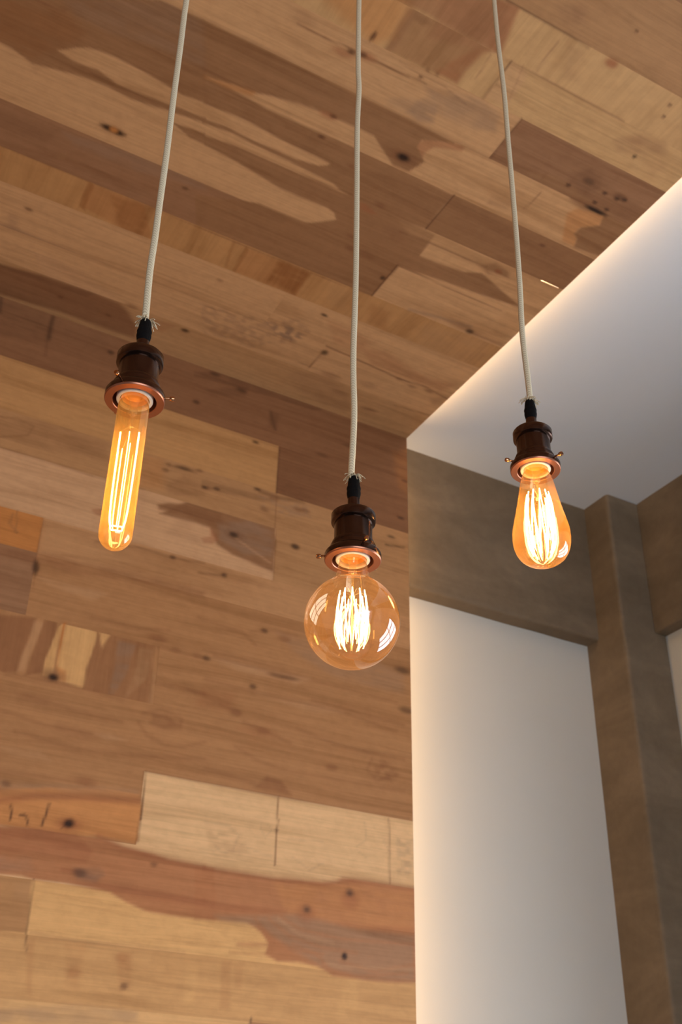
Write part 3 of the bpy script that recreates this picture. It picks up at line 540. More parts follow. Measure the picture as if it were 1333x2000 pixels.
 ('w','L','g',0.18,2.5,[(0.758,0.590),(0.807,0.591),(0.826,0.576),(0.817,0.550)],(0.534,0.662),0),
 ('w','L','g',0.18,2.5,[(0.781,0.551),(0.795,0.541),(0.821,0.547)],(0.534,0.662),0),
 ('w','L','g',0.18,2.5,[(0.871,0.608),(0.869,0.595),(0.880,0.581),(0.893,0.598),(0.882,0.606)],(0.534,0.662),0),
 ('w','L','g',0.18,2.5,[(0.833,0.561),(0.871,0.552),(0.895,0.549)],(0.534,0.662),0),
 ('w','L','g',0.18,2.5,[(1.091,0.642),(1.095,0.610),(1.073,0.594)],(0.534,0.662),0),
 ('w','L','g',0.18,2.5,[(1.073,0.588),(1.096,0.575)],(0.534,0.662),0),
 ('w','L','g',0.18,2.5,[(1.133,0.613),(1.149,0.592)],(0.534,0.662),0),
 ('w','L','g',0.18,2.5,[(0.928,0.585),(1.000,0.593)],(0.534,0.662),0),
 ('w','L','g',0.18,2.5,[(0.937,0.555),(0.973,0.535),(1.001,0.552)],(0.534,0.662),0),
 ('w','P','b',0.25,16,[(0.759,0.577),(0.825,0.588),(0.848,0.548),(0.782,0.530)],(0.534,0.662),2),
 ('w','P','g',0.3,12,[(1.161,0.627),(1.200,0.626),(1.198,0.557),(1.167,0.553)],(0.534,0.662),2),
 ('w','L','d',0.75,2.2,[(0.905,0.619),(0.902,0.597),(0.902,0.535)],None,0),
 ('w','L','d',0.7,2.2,[(1.146,0.658),(1.147,0.533)],None,0),
 ('w','L','d',0.75,2.2,[(0.903,0.662),(0.901,0.619)],None,0),
 ('w','L','p',0.4,2,[(1.137,0.617),(1.149,0.599),(1.139,0.591)],None,0),
 ('w','P','r2',0.95,6,[(0.384,0.528),(0.399,0.527),(0.475,0.535),(0.520,0.534),(0.566,0.536),(0.611,0.524),(0.668,0.519),(0.697,0.514),(0.764,0.513),(0.784,0.513),(0.792,0.423),(0.772,0.424),(0.729,0.422),(0.664,0.424),(0.628,0.434),(0.599,0.446),(0.527,0.451),(0.468,0.449),(0.450,0.452),(0.398,0.450)],(0.352,0.552),0),
 ('w','P','r2',0.95,6,[(0.745,0.510),(0.765,0.511),(0.830,0.510),(0.898,0.509),(0.953,0.514),(1.002,0.516),(1.030,0.520),(1.045,0.528),(1.066,0.531),(1.111,0.531),(1.202,0.532),(1.225,0.532),(1.221,0.363),(1.165,0.359),(1.076,0.358),(1.027,0.356),(0.999,0.367),(0.958,0.372),(0.918,0.370),(0.892,0.379),(0.897,0.396),(0.880,0.414),(0.852,0.428),(0.804,0.425),(0.753,0.422)],(0.304,0.552),0),
 ('w','P','o3',0.45,14,[(0.898,0.504),(1.038,0.520),(1.111,0.523),(1.202,0.525),(1.201,0.485),(1.200,0.448),(1.075,0.445),(0.983,0.447),(0.928,0.452)],(0.352,0.544),1),
 ('w','P','r',0.45,10,[(0.384,0.526),(0.475,0.535),(0.528,0.535),(0.558,0.511),(0.550,0.490),(0.482,0.492),(0.391,0.487)],None,1),
 ('w','P','g',0.35,14,[(0.393,0.477),(0.458,0.482),(0.466,0.463),(0.397,0.453)],None,1),
 ('w','P','r',0.5,10,[(0.513,0.455),(0.619,0.459),(0.674,0.458),(0.769,0.457),(0.770,0.445),(0.676,0.443),(0.594,0.448),(0.527,0.449)],None,1),
 ('w','L','r',0.6,6,[(0.566,0.536),(0.611,0.524),(0.697,0.514),(0.764,0.512)],None,0),
 ('w','L','r',0.6,6,[(0.765,0.511),(0.830,0.510),(0.898,0.509),(1.002,0.515),(1.030,0.521),(1.045,0.529),(1.202,0.531)],None,0),
 ('w','P','r',0.4,9,[(0.769,0.455),(0.867,0.456),(0.931,0.458),(0.931,0.446),(0.835,0.441),(0.771,0.441)],None,1),
 ('w','P','r',0.4,9,[(0.976,0.446),(1.075,0.451),(1.200,0.460),(1.200,0.448),(1.075,0.445),(1.004,0.442)],None,1),
 ('w','P','g2',0.75,14,[(0.791,0.432),(0.868,0.439),(0.955,0.452),(1.075,0.442),(1.200,0.444),(1.198,0.364),(1.076,0.361),(1.006,0.368),(0.937,0.395),(0.879,0.423),(0.804,0.425)],(0.304,0.528),0),
 ('w','L','r2',0.5,4,[(0.895,0.439),(0.936,0.415),(1.005,0.402),(1.075,0.401)],None,0),
 ('w','L','r2',0.5,4,[(0.868,0.436),(0.903,0.403),(0.958,0.392),(1.005,0.391)],None,0),
 ('w','L','r2',0.5,4,[(0.918,0.445),(0.956,0.429),(1.040,0.421),(1.200,0.429)],None,0),
 ('w','L','r2',0.5,4,[(1.006,0.374),(1.027,0.364),(1.076,0.361),(1.184,0.377)],None,0),
 ('w','L','r2',0.5,4,[(1.040,0.383),(1.111,0.373),(1.199,0.393)],None,0),
 ('w','L','r2',0.5,4,[(0.944,0.402),(0.992,0.389),(1.013,0.374)],None,0),
 ('w','L','p',0.35,4,[(0.915,0.441),(0.956,0.420),(1.026,0.413)],None,0),
 ('w','L','p',0.35,4,[(1.013,0.377),(1.040,0.374),(1.111,0.379),(1.199,0.384)],None,0),
 ('w','P','g3',0.55,12,[(0.531,0.477),(0.573,0.485),(0.585,0.474),(0.571,0.460),(0.539,0.460)],None,1),
 ('w','L','r',0.5,5,[(0.511,0.472),(0.542,0.471)],None,0),
 ('w','P','b5',0.95,4,[(0.398,0.449),(0.467,0.450),(0.468,0.367),(0.414,0.362)],(0.360,0.464),0),
 ('w','L','k',0.6,2,[(0.468,0.449),(0.469,0.367),(0.474,0.340)],None,0),
 ('w','P','t',0.4,10,[(0.439,0.440),(0.464,0.445),(0.464,0.414),(0.441,0.416)],None,1),
 ('w','P','o3',0.3,16,[(0.536,0.356),(0.569,0.362),(0.570,0.350),(0.537,0.349)],None,1),
 ('w','L','b',0.3,3,[(0.476,0.368),(0.553,0.365),(0.658,0.367),(0.740,0.366)],None,0),
 ('w','P','b4',0.4,14,[(0.539,0.338),(0.563,0.345),(0.566,0.294),(0.545,0.294)],(0.160,0.368),1),
 ('w','P','b4',0.5,12,[(0.622,0.353),(0.648,0.358),(0.654,0.307),(0.634,0.298)],(0.160,0.368),1),
 ('w','P','b4',0.35,8,[(0.473,0.358),(0.485,0.360),(0.494,0.276),(0.486,0.280)],(0.160,0.368),0),
 ('w','P','y',0.4,10,[(0.742,0.346),(0.767,0.346),(0.768,0.277),(0.748,0.287)],(0.160,0.368),0),
 ('w','P','b4',0.35,8,[(0.809,0.359),(0.828,0.361),(0.831,0.286),(0.815,0.285)],(0.160,0.384),0),
 ('w','P','b4',0.3,8,[(0.832,0.356),(0.851,0.358),(0.850,0.320),(0.838,0.319)],(0.160,0.384),0),
 ('w','L','r2',0.5,5,[(0.839,0.390),(0.897,0.395)],None,0),
 ('w','L','b4',0.4,4,[(0.824,0.375),(0.898,0.380)],None,0),
 ('w','P','y',0.4,14,[(1.048,0.349),(1.076,0.355),(1.076,0.299),(1.035,0.295)],None,1),
 ('w','P','r2',0.7,8,[(0.963,0.271),(1.042,0.285),(1.111,0.299),(1.201,0.315),(1.200,0.278),(0.963,0.260)],(0.160,0.288),0),
 ('w','P','g',0.4,12,[(0.434,0.251),(0.566,0.271),(0.669,0.269),(0.671,0.250),(0.437,0.232)],(0.160,0.320),1),
 ('w','L','k',0.8,2.5,[(0.872,0.275),(0.869,0.265)],None,0),
 ('w','L','d',0.6,1.6,[(0.233,1.457),(0.681,1.454),(0.862,1.452)],None,0),
 ('w','L','d',0.5,1.6,[(0.272,1.239),(0.457,1.237),(0.567,1.241)],None,0),
 ('w','L','d',0.6,1.6,[(0.637,0.663),(0.902,0.662),(1.193,0.666)],None,0),
 ('c','L','d',0.6,1.6,[(0.106,1.493),(0.731,1.500),(0.874,1.494)],None,0),
 ('c','L','k',0.75,2.2,[(0.873,1.392),(0.874,1.494)],None,0),
 ('c','L','k',0.8,2.2,[(0.869,1.186),(0.869,1.283)],None,0),
 ('c','L','k',0.5,2,[(0.874,0.986),(0.876,1.081)],None,0),
 ('c','L','d',0.7,2,[(0.873,1.392),(0.990,1.397),(1.132,1.399)],None,0),
 ('c','L','d',0.5,2,[(0.324,1.081),(0.879,1.082)],None,0),
 ('c','K','d',0.7,(22, 10),[(0.742,1.158)],None,0),
 ('c','K','d',0.4,(30, 6),[(1.091,1.481)],None,0),
 ('w','K','r',0.5,(14, 12),[(1.060,0.492)],None,0),
 ('w','K','r',0.5,(14, 12),[(0.969,0.457)],None,0),
 ('w','K','k',0.4,(18, 9),[(0.772,1.194)],None,0),
 ('w','K','d',0.6,(18, 9),[(0.443,0.803)],None,0),
 ('c','K','d',0.6,(20, 7),[(1.091,1.086)],None,0),
 ('w','K','r',0.6,(16, 8),[(0.512,0.548)],None,0),
 ('c','K','d',0.3,(16, 7),[(0.975,1.810)],None,0),
 ('c','K','d',0.3,(16, 7),[(0.931,1.767)],None,0),
 ('c','K','d',0.3,(16, 7),[(1.016,1.753)],None,0),
 ('c','K','d',0.5,(14, 7),[(0.802,1.400)],None,0),
 ('c','K','r',0.5,(14, 6),[(0.543,1.025)],None,0),
 ('c','K','r',0.5,(14, 6),[(0.581,1.010)],None,0),
 ('w','K','d2',0.7,(14, 6),[(0.534,0.624)],None,0),
 ('w','K','d2',0.7,(14, 6),[(0.629,0.923)],None,0),
 ('w','K','x',0.55,(14, 6),[(1.182,0.984)],None,0),
 ('w','K','x',0.55,(14, 6),[(1.192,0.895)],None,0),
 ('c','K','x',0.97,(10, 6),[(0.740,1.157)],None,0),
 ('c','K','r',0.5,(12, 5),[(0.580,1.146)],None,0),
 ('c','K','x',0.9,(14, 4),[(1.113,1.086)],None,0),
 ('c','K','x',0.9,(14, 4),[(1.128,1.086)],None,0),
 ('w','K','x',0.6,(14, 4),[(0.647,1.319)],None,0),
 ('w','K','k',0.65,(16, 3.5),[(0.889,0.906)],None,0),
 ('w','K','k',0.65,(16, 3.5),[(0.917,0.907)],None,0),
 ('c','K','r',0.8,(9, 6),[(0.932,0.823)],None,0),
 ('w','K','x',0.5,(9, 6),[(0.542,0.471)],None,0),
 ('c','K','d',0.5,(10, 5),[(0.625,0.913)],None,0),
 ('c','K','x',0.45,(10, 5),[(1.064,1.036)],None,0),
 ('c','K','x',0.45,(10, 5),[(1.137,1.036)],None,0),
 ('w','K','d2',0.7,(10, 5),[(0.802,0.808)],None,0),
 ('w','K','d2',0.7,(10, 5),[(1.017,0.741)],None,0),
 ('w','K','d2',0.7,(10, 5),[(0.863,0.783)],None,0),
 ('w','K','d2',0.7,(10, 5),[(0.899,0.988)],None,0),
 ('w','K','k',0.6,(12, 4),[(0.970,1.469)],None,0),
 ('w','K','k',0.6,(12, 4),[(1.042,1.520)],None,0),
 ('c','K','x',0.9,(9, 5),[(0.261,1.360)],None,0),
 ('c','K','x',0.9,(9, 5),[(0.279,1.361)],None,0),
 ('w','K','x',0.75,(5, 9),[(0.381,1.006)],None,0),
 ('w','K','x',0.95,(7, 6),[(0.512,0.549)],None,0),
 ('w','K','k3',0.9,(7, 6),[(1.060,0.506)],None,0),
 ('w','K','k3',0.9,(7, 6),[(0.971,0.464)],None,0),
 ('c','K','d',0.6,(10, 4),[(0.457,1.777)],None,0),
 ('w','K','x',0.8,(8, 5),[(0.770,1.194)],None,0),
 ('w','K','x',0.8,(8, 5),[(0.914,1.209)],None,0),
 ('w','K','b4',0.8,(8, 5),[(0.555,0.317)],None,0),
 ('w','K','b4',0.8,(8, 5),[(0.631,0.348)],None,0),
 ('c','K','x',0.75,(6, 6),[(0.876,1.703)],None,0),
 ('c','K','d',0.6,(12, 3),[(1.069,1.829)],None,0),
 ('c','K','d',0.6,(12, 3),[(1.058,1.832)],None,0),
 ('w','K','x',0.5,(9, 4),[(0.696,1.591)],None,0),
 ('w','K','x',0.5,(9, 4),[(0.761,1.572)],None,0),
 ('c','K','x',0.75,(7, 5),[(1.111,1.484)],None,0),
 ('w','K','x',0.95,(7, 5),[(0.445,0.800)],None,0),
 ('c','K','d',0.5,(8, 4),[(0.675,1.223)],None,0),
 ('w','K','d',0.7,(8, 4),[(0.835,1.280)],None,0),
 ('w','K','d',0.7,(8, 4),[(0.932,1.306)],None,0),
 ('w','K','d',0.7,(8, 4),[(0.914,1.304)],None,0),
 ('w','K','d',0.7,(8, 4),[(0.857,1.313)],None,0),
 ('w','K','d2',0.5,(8, 4),[(0.668,0.905)],None,0),
 ('w','K','d2',0.5,(8, 4),[(0.716,0.905)],None,0),
 ('c','K','o',0.9,(6, 5),[(0.271,1.359)],None,0),
 ('c','K','x',0.8,(7, 4),[(0.583,1.791)],None,0),
 ('c','K','d',0.8,(7, 3.5),[(0.763,1.276)],None,0),
 ('c','K','d',0.8,(7, 3.5),[(0.754,1.372)],None,0),
 ('c','K','d',0.8,(7, 3.5),[(0.769,1.400)],None,0),
 ('c','K','k',0.85,(6, 4),[(0.555,1.016)],None,0),
 ('c','K','k',0.85,(6, 4),[(0.573,1.011)],None,0),
 ('c','K','r',0.8,(6, 4),[(1.055,1.309)],None,0),
 ('c','K','d',0.6,(8, 3),[(1.067,1.697)],None,0),
 ('c','K','d',0.6,(8, 3),[(1.106,1.706)],None,0),
 ('c','K','d',0.6,(8, 3),[(1.149,1.701)],None,0),
 ('w','K','x',0.6,(6, 4),[(0.454,1.552)],None,0),
 ('w','K','x',0.6,(6, 4),[(0.656,1.500)],None,0),
 ('w','K','x',0.6,(8, 3),[(1.181,1.366)],None,0),
 ('w','K','x',0.6,(8, 3),[(1.193,1.472)],None,0),
 ('w','K','x',0.6,(8, 3),[(1.158,1.307)],None,0),
 ('w','K','k',0.6,(6, 4),[(0.399,0.597)],None,0),
 ('w','K','x',0.6,(6, 4),[(0.836,0.870)],None,0),
 ('w','K','x',0.6,(6, 4),[(0.735,0.904)],None,0),
 ('w','K','x',0.6,(6, 4),[(0.855,0.996)],None,0),
 ('w','K','x',0.95,(4.5, 5),[(1.048,0.392)],None,0),
 ('w','K','x',0.6,(5, 4),[(0.757,1.096)],None,0),
 ('w','K','k',0.7,(5, 4),[(0.640,0.305)],None,0),
 ('c','K','k',0.7,(6, 3),[(0.193,1.618)],None,0),
 ('c','K','x',0.8,(6, 3),[(0.816,1.596)],None,0),
 ('w','K','x',0.7,(6, 3),[(0.804,1.445)],None,0),
 ('w','K','x',0.7,(6, 3),[(0.816,1.323)],None,0),
 ('w','K','x',0.7,(6, 3),[(0.722,1.294)],None,0),
 ('w','K','x',0.7,(6, 3),[(0.696,1.289)],None,0),
 ('w','K','k',0.6,(6, 3),[(0.607,1.302)],None,0),
 ('w','K','k',0.6,(6, 3),[(0.613,1.317)],None,0),
 ('w','K','k',0.6,(6, 3),[(0.681,1.325)],None,0),
 ('w','K','d',0.6,(6, 3),[(0.706,1.291)],None,0),
 ('c','K','x',0.8,(4, 4),[(0.866,1.439)],None,0),
 ('c','K','k',0.9,(2.2, 7),[(0.570,0.974)],None,0),
 ('c','K','k',0.8,(5, 3),[(0.590,1.144)],None,0),
 ('c','K','k',0.8,(5, 3),[(0.595,1.190)],None,0),
 ('c','K','k',0.75,(5, 3),[(1.089,1.206)],None,0),
 ('c','K','x',0.5,(5, 3),[(0.430,1.422)],None,0),
 ('c','K','b',0.6,(5, 3),[(0.585,1.612)],None,0),
 ('c','K','k',0.6,(5, 3),[(0.425,1.827)],None,0),
 ('c','K','k',0.6,(5, 3),[(0.317,1.824)],None,0),
 ('w','K','x',0.6,(5, 3),[(0.643,1.106)],None,0),
 ('w','K','x',0.4,(3, 5),[(0.380,1.019)],None,0),
 ('w','K','x',0.4,(3, 5),[(0.381,0.994)],None,0),
 ('w','K','k',0.6,(5, 3),[(0.668,0.503)],None,0),
 ('c','K','x',0.7,(4, 3),[(1.038,1.061)],None,0),
 ('c','K','x',0.7,(4, 3),[(1.107,1.042)],None,0),
 ('c','K','x',0.7,(4, 3),[(1.134,1.042)],None,0),
 ('c','K','x',0.7,(4, 3),[(1.148,1.037)],None,0),
 ('c','K','x',0.7,(4, 3),[(1.107,1.070)],None,0),
 ('c','K','x',0.7,(4, 3),[(1.137,1.073)],None,0),
 ('w','K','x',0.5,(4, 3),[(1.060,0.504)],None,0),
 ('w','K','x',0.5,(4, 3),[(0.971,0.463)],None,0),
 ('c','K','x',0.8,(3, 3),[(1.098,0.953)],None,0),
 ('w','K','x',0.5,(2.5, 3),[(0.902,0.597)],None,0),
 ('c','K','d',0.6,(3, 2),[(0.699,0.982)],None,0),
 ('c','K','d',0.6,(3, 2),[(0.682,0.983)],None,0),
 ('c','K','k',0.7,(2, 2),[(0.929,0.757)],None,0),
 ('c','K','k',0.7,(2, 2),[(1.071,0.838)],None,0),
 ('c','K','k',0.7,(2, 2),[(1.080,0.860)],None,0),
 ('c','K','k',0.7,(2, 2),[(0.678,1.000)],None,0),
]
# ------------------------------------------------------------------ boarding of the wall and ceiling
TONES = {k: tuple(a*q for a, q in zip(srgb(*v), (1.17, 0.99, 0.815))) for k, v in {
 'l': (196,158,118), 'l2': (198,164,120), 'l3': (184,146,106), 'l4': (210,170,120), 'l5': (218,184,142), 'y': (214,172,118), 'y2': (184,142,96), 'y3': (200,158,108),
 'p': (198,160,124), 't': (174,137,99), 't2': (176,136,96), 't3': (184,142,102), 'b': (152,115,86), 'b2': (148,111,79), 'b3': (138,99,68), 'b4': (176,128,84), 'b5': (172,130,88), 'b6': (171,128,88),
 'd': (134,96,68), 'd2': (142,98,66), 'e': (160,116,84), 'k': (104,72,50), 'k2': (138,88,48), 'k3': (136,98,70), 'g': (146,122,104), 'g2': (156,124,98), 'g3': (112,94,84),
 'o': (188,128,72), 'o2': (190,120,60), 'o3': (196,140,88), 'r': (156,98,66), 'r2': (172,118,80), 'x': (42,26,18), 'x2': (70,44,34)}.items()}

def vnoise(u, v, seed):
    """smooth value noise on arrays"""
    rs = np.random.RandomState(seed); T = rs.rand(64, 64)
    iu = np.floor(u).astype(int); iv = np.floor(v).astype(int)
    fu = u-iu; fv = v-iv; fu = fu*fu*(3-2*fu); fv = fv*fv*(3-2*fv)
    g = lambda a, b: T[a % 64, b % 64]
    return (g(iu, iv)*(1-fu)+g(iu+1, iv)*fu)*(1-fv)+(g(iu, iv+1)*(1-fu)+g(iu+1, iv+1)*fu)*fv

def poly_sd(u, v, pts):
    """signed distance to a closed outline, positive inside"""
    d = np.full(u.shape, 1e9); ins = np.zeros(u.shape, bool)
    n = len(pts)
    for i in range(n):
        x0, y0 = pts[i]; x1, y1 = pts[(i+1) % n]
        ex, ey = x1-x0, y1-y0; L2 = ex*ex+ey*ey
        if L2 < 1e-12: continue
        t = np.clip(((u-x0)*ex+(v-y0)*ey)/L2, 0, 1)
        d = np.minimum(d, np.hypot(u-x0-t*ex, v-y0-t*ey))
        if y0 != y1:
            c = ((y0 > v) != (y1 > v)) & (u < (x1-x0)*(v-y0)/(y1-y0)+x0)
            ins ^= c
    return np.where(ins, d, -d)

def paint(plane, u, v, base, row):
    col = base.copy()
    # slow wandering of every outline, so that figure flows like grown wood
    wu = u + 0.006*(vnoise(u*14, v*30, 3)-0.5); wv = v + 0.004*(vnoise(u*9+7, v*22, 5)-0.5)
    for pl, kind, tone, st, soft, pts, clip, mott in FIGURE:
        if pl != plane: continue
        xs = [p[0] for p in pts]; ys = [p[1] for p in pts]
        mrg = 0.09 if kind == 'K' else 0.03
        s = (u > min(xs)-mrg) & (u < max(xs)+mrg) & (v > min(ys)-mrg) & (v < max(ys)+mrg)
        if clip is not None: s &= (row > clip[0]-0.001) & (row < clip[1]+0.001)
        if not s.any(): continue
        U, V = wu[s], wv[s]
        if kind == 'P':
            d = poly_sd(U, V, pts); w = soft*0.001
            a = np.clip(0.5+d/w, 0, 1); a = a*a*(3-2*a)
            if mott == 1: a = a*np.clip(0.35+1.25*vnoise(U*30+st*9, V*120, 11), 0, 1)
            if mott == 2: a = a*np.clip(vnoise(U*90+3, V*150+1, 13)*2.2-0.55, 0, 1)
            a = a*st
        elif kind == 'L':
            U, V = u[s]+(wu[s]-u[s])*0.3, v[s]+(wv[s]-v[s])*0.3
            d = np.full(U.shape, 1e9)
            for (x0, y0), (x1, y1) in zip(pts, pts[1:]):
                ex, ey = x1-x0, y1-y0; L2 = ex*ex+ey*ey+1e-12
                t = np.clip(((U-x0)*ex+(V-y0)*ey)/L2, 0, 1)
                d = np.minimum(d, np.hypot(U-x0-t*ex, V-y0-t*ey))
            w = max(soft*0.001, 0.0022)
            a = st*np.exp(-(d/w*1.25)**2)*min(1, 0.55+soft/5)
        else:
            rx, ry = soft[0]*0.001, soft[1]*0.001
            rx = max(rx, 0.003); ry = max(ry, 0.0025)
            q = np.hypot((U-pts[0][0])/rx, (V-pts[0][1])/ry)
            a = st*np.clip(1.6-q*0.9, 0, 1)
            # ring of darker grain bending round the knot
            h = np.clip(1-(q-1.0)/1.6, 0, 1)*np.clip(q*2-1, 0, 1)*0.25*st
            col[s] = col[s]*(1-h[:, None]) + col[s]*np.array([0.62, 0.5, 0.42])*h[:, None]
        t = np.array(TONES[tone])
        col[s] = col[s]*(1-a[:, None]) + t*a[:, None]
    return col

def boarding(name, plane, u_min, u_max, fine, rows, to3d, normal_in, res):
    """rows of boards: every board an island with its own sides; 'fine' = (u0, u1) where the figure is stored densely"""
    V, Fc, TN, BD = [], [], [], []
    off = 0.0; base_i = 0
    slit = (1.142, 1.2)
    for ri, (va, vb, segs) in enumerate(rows):
        v0, v1 = min(va, vb), max(va, vb); mid = (v0+v1)/2
        for (ua, ub, tone, cross) in segs:
            ua, ub = max(ua, u_min), min(ub, u_max)
            # boards are 1.1 to 1.9 m long beyond the part with known joints
            cuts = [ua]
            lo = ua
            while fine[0]-lo > 1.9:
                lo += 1.1+0.7*random.random()
                if lo < fine[0]-0.3: cuts.append(lo)
            cuts.append(ub)
            for a, b in zip(cuts, cuts[1:]):
                off += 7.31+random.random()
                dense = b > fine[0]
                us = [a]
                if dense:
                    s = max(a, fine[0]); nfine = max(2, int((b-s)/res))
                    if s > a+0.01: us.append(s)
                    us += [s+(b-s)*(i+1)/nfine for i in range(nfine)]
                    us[-1] = b
                    us = sorted(set(us))
                    nv = max(3, int((v1-v0)/res))
                else:
                    us.append(b); nv = 2
                gap = 0.0
                vs = np.linspace(v0+gap, v1-gap, nv)
                us = np.array(us)
                UU, VV = np.meshgrid(us, vs, indexing='ij')
                lift = 0.0004*(random.random()-0.5)
                n = UU.size
                base = np.tile(np.array(TONES[tone])*(0.96+0.08*random.random() if not dense else 1.0), (n, 1))
                u, v = UU.ravel(), VV.ravel()
                if not dense and random.random() < 0.6:
                    base = base*random.choice([0.75, 0.9, 1.05])
                vc = v.copy()
                if plane == 'c':
                    # the board edge left a little short near the free edge: lamp light shows through
                    if abs(v0-1.2832) < 1e-3 and b > 1.15:
                        vc = np.where((u > 1.146) & (u < 1.192) & (v < v0+1e-5), v0+0.0026, vc)
                col = paint(plane, u, v, base, mid) if dense else base
                top = [to3d(x, y, lift) for x, y in zip(u, vc)]
                V += top
                TN.append(np.column_stack([col, np.full(n, float(cross))]))
                if cross: BD.append(np.column_stack([v+off, u*0.45+off*3, np.full(n, off)]))
                else: BD.append(np.column_stack([u+off, v+off*3, np.full(n, off)]))
                nu, nvv = len(us), len(vs)
                for i in range(nu-1):
                    for j in range(nvv-1):
                        q = base_i+i*nvv+j
                        Fc.append((q, q+nvv, q+nvv+1, q+1))
                # sides, 12 mm deep
                rim = [i*nvv for i in range(nu)] + [(nu-1)*nvv+j for j in range(1, nvv)] + [i*nvv+nvv-1 for i in range(nu-2, -1, -1)] + [j for j in range(nvv-2, 0, -1)]
                V += [to3d(u[k], vc[k], 0.0012 if vc[k]-v[k] > 0.001 else 0.012) for k in rim]
                TN.append(np.column_stack([col[rim]*0.8, np.zeros(len(rim))])); BD.append(BD[-1][rim])
                m_ = len(rim)
                for k in range(m_):
                    k2 = (k+1) % m_
                    Fc.append((base_i+rim[k], base_i+n+k, base_i+n+k2, base_i+rim[k2]))
                base_i += n+m_
    me = bpy.data.meshes.new(name); me.from_pydata(V, [], Fc); me.update()
    TNa = np.concatenate(TN).astype(np.float32); BDa = np.concatenate(BD).astype(np.float32)
    at = me.color_attributes.new('tone', 'FLOAT_COLOR', 'POINT'); at.data.foreach_set('color', TNa.ravel())
    bd = me.attributes.new('board', 'FLOAT_VECTOR', 'POINT'); bd.data.foreach_set('vector', BDa.ravel())
    return link(name, me, M_WOOD)

WY, CZ, EDGE = 1.8845, 3.10, 1.202
crow = [tuple(r) for r in ROWS['c']]
y = 0.688
while y > -2.9:
    h = random.choice([0.085, 0.1, 0.12]); j = random.uniform(-1.5, 0.8)
    crow.append((y-h, y, [(-14, j, random.choice(['l', 't', 'b']), 0), (j, 14, random.choice(['l', 't', 'b']), 0)])); y -= h
wrow = [(a+EYE, b+EYE, s) for a, b, s in ROWS['w']]
z = 0.16+EYE
while z > 0.06:
    h = min(random.choice([0.085, 0.1, 0.12]), z); j = random.uniform(-1.5, 0.8)
    wrow.append((z, z-h, [(-14, j, random.choice(['l4', 't', 'b6']), 0), (j, 14, random.choice(['l4', 't', 'b6']), 0)])); z -= h
FIG0 = FIGURE
FIGURE = []
for f in FIG0:
    if f[0] == 'w':
        f = (f[0], f[1], f[2], f[3], f[4], [(a, b+EYE) for a, b in f[5]], None if f[6] is None else tuple(c+EYE for c in f[6]), f[7])
    FIGURE.append(f)

wood_ceiling = boarding('ceiling', 'c', -3.4, EDGE, (-0.05, EDGE), crow, lambda a, b, t: (a, b, CZ+t), 1, 0.0036)
tag(wood_ceiling, 'ceiling clad in reclaimed wooden boards of mixed brown tones', kind='structure')
wood_wall = boarding('wall_back', 'w', -3.4, EDGE, (0.15, EDGE), wrow, lambda a, b, t: (a, WY+t, b), 1, 0.0036)
tag(wood_wall, 'wall clad in reclaimed wooden boards of mixed brown tones', kind='structure')
tag(boxes('trim_1', [((-3.4, -2.95, CZ+0.0125), (1.14, WY, CZ+0.02))], M_BACKING), 'dark backing panel above the ceiling boards', kind='structure')
tag(boxes('trim_2', [((-3.4, WY+0.0125, 0.0), (1.14, WY+0.02, CZ+0.012))], M_BACKING), 'dark backing panel behind the wall boards', kind='structure')

# ------------------------------------------------------------------ room shell
CW = 3.16            # underside of the white slab
def st(name, lst, m_, label, bev=0.0): return tag(boxes(name, lst, m_, bev=bev), label, kind='structure')
st('ceiling_white', [((-3.6, -3.2, CW), (2.5, 2.35, CW+0.12))], M_WHITE, 'smooth white painted ceiling beside the wooden boarding')
st('floor', [((-3.6, -3.2, -0.1), (2.5, 2.35, 0.0))], M_FLOOR, 'grey screed floor')
PZ = 2.763
st('wall_back_panel', [((0.3, 2.040, 0.0), (1.9, 2.2, 2.90))], M_WALL, 'white painted wall panel recessed between beam and column')
st('trim_3', [((-3.6, 2.203, 0.0), (2.5, 2.35, CW))], M_WALL, 'rear face of the building wall')

def plaster(name, lst, label, amp=0.0013, sub=0.03):
    """hand-floated render: boxes cut finely, edges rounded, faces gently uneven"""
    bm = bmesh.new()
    for a, b in lst: box(bm, a, b)
    bmesh.ops.bevel(bm, geom=[e for e in bm.edges], offset=0.003, segments=2, affect='EDGES', profile=0.5)
    o = from_bm(name, bm, M_CONC)
    md = o.modifiers.new('remesh', 'REMESH'); md.mode = 'VOXEL'; md.voxel_size = 0.006
    tx = bpy.data.textures.new(name+'_unevenness', 'CLOUDS'); tx.noise_scale = 0.16; tx.noise_depth = 3
    dm = o.modifiers.new('uneven', 'DISPLACE'); dm.texture = tx; dm.strength = amp*2; dm.mid_level = 0.5; dm.texture_coords = 'GLOBAL'
    md.use_smooth_shade = True
    return tag(o, label, kind='structure')
plaster('trim_4', [((0.3, 1.993, PZ), (1.90, 2.19, CW+0.03))], 'brown rendered beam over the recessed white wall panel')
plaster('trim_5', [((1.849, 1.900, -0.02), (2.02, 2.19, CW+0.03))], 'brown rendered column in the corner of the room')
plaster('trim_6', [((1.955, 1.60, 2.770), (2.12, 2.0, CW+0.03)), ((1.955, -3.1, 2.770), (2.12, 1.62, CW+0.03))], 'brown rendered beam above the right-hand wall')
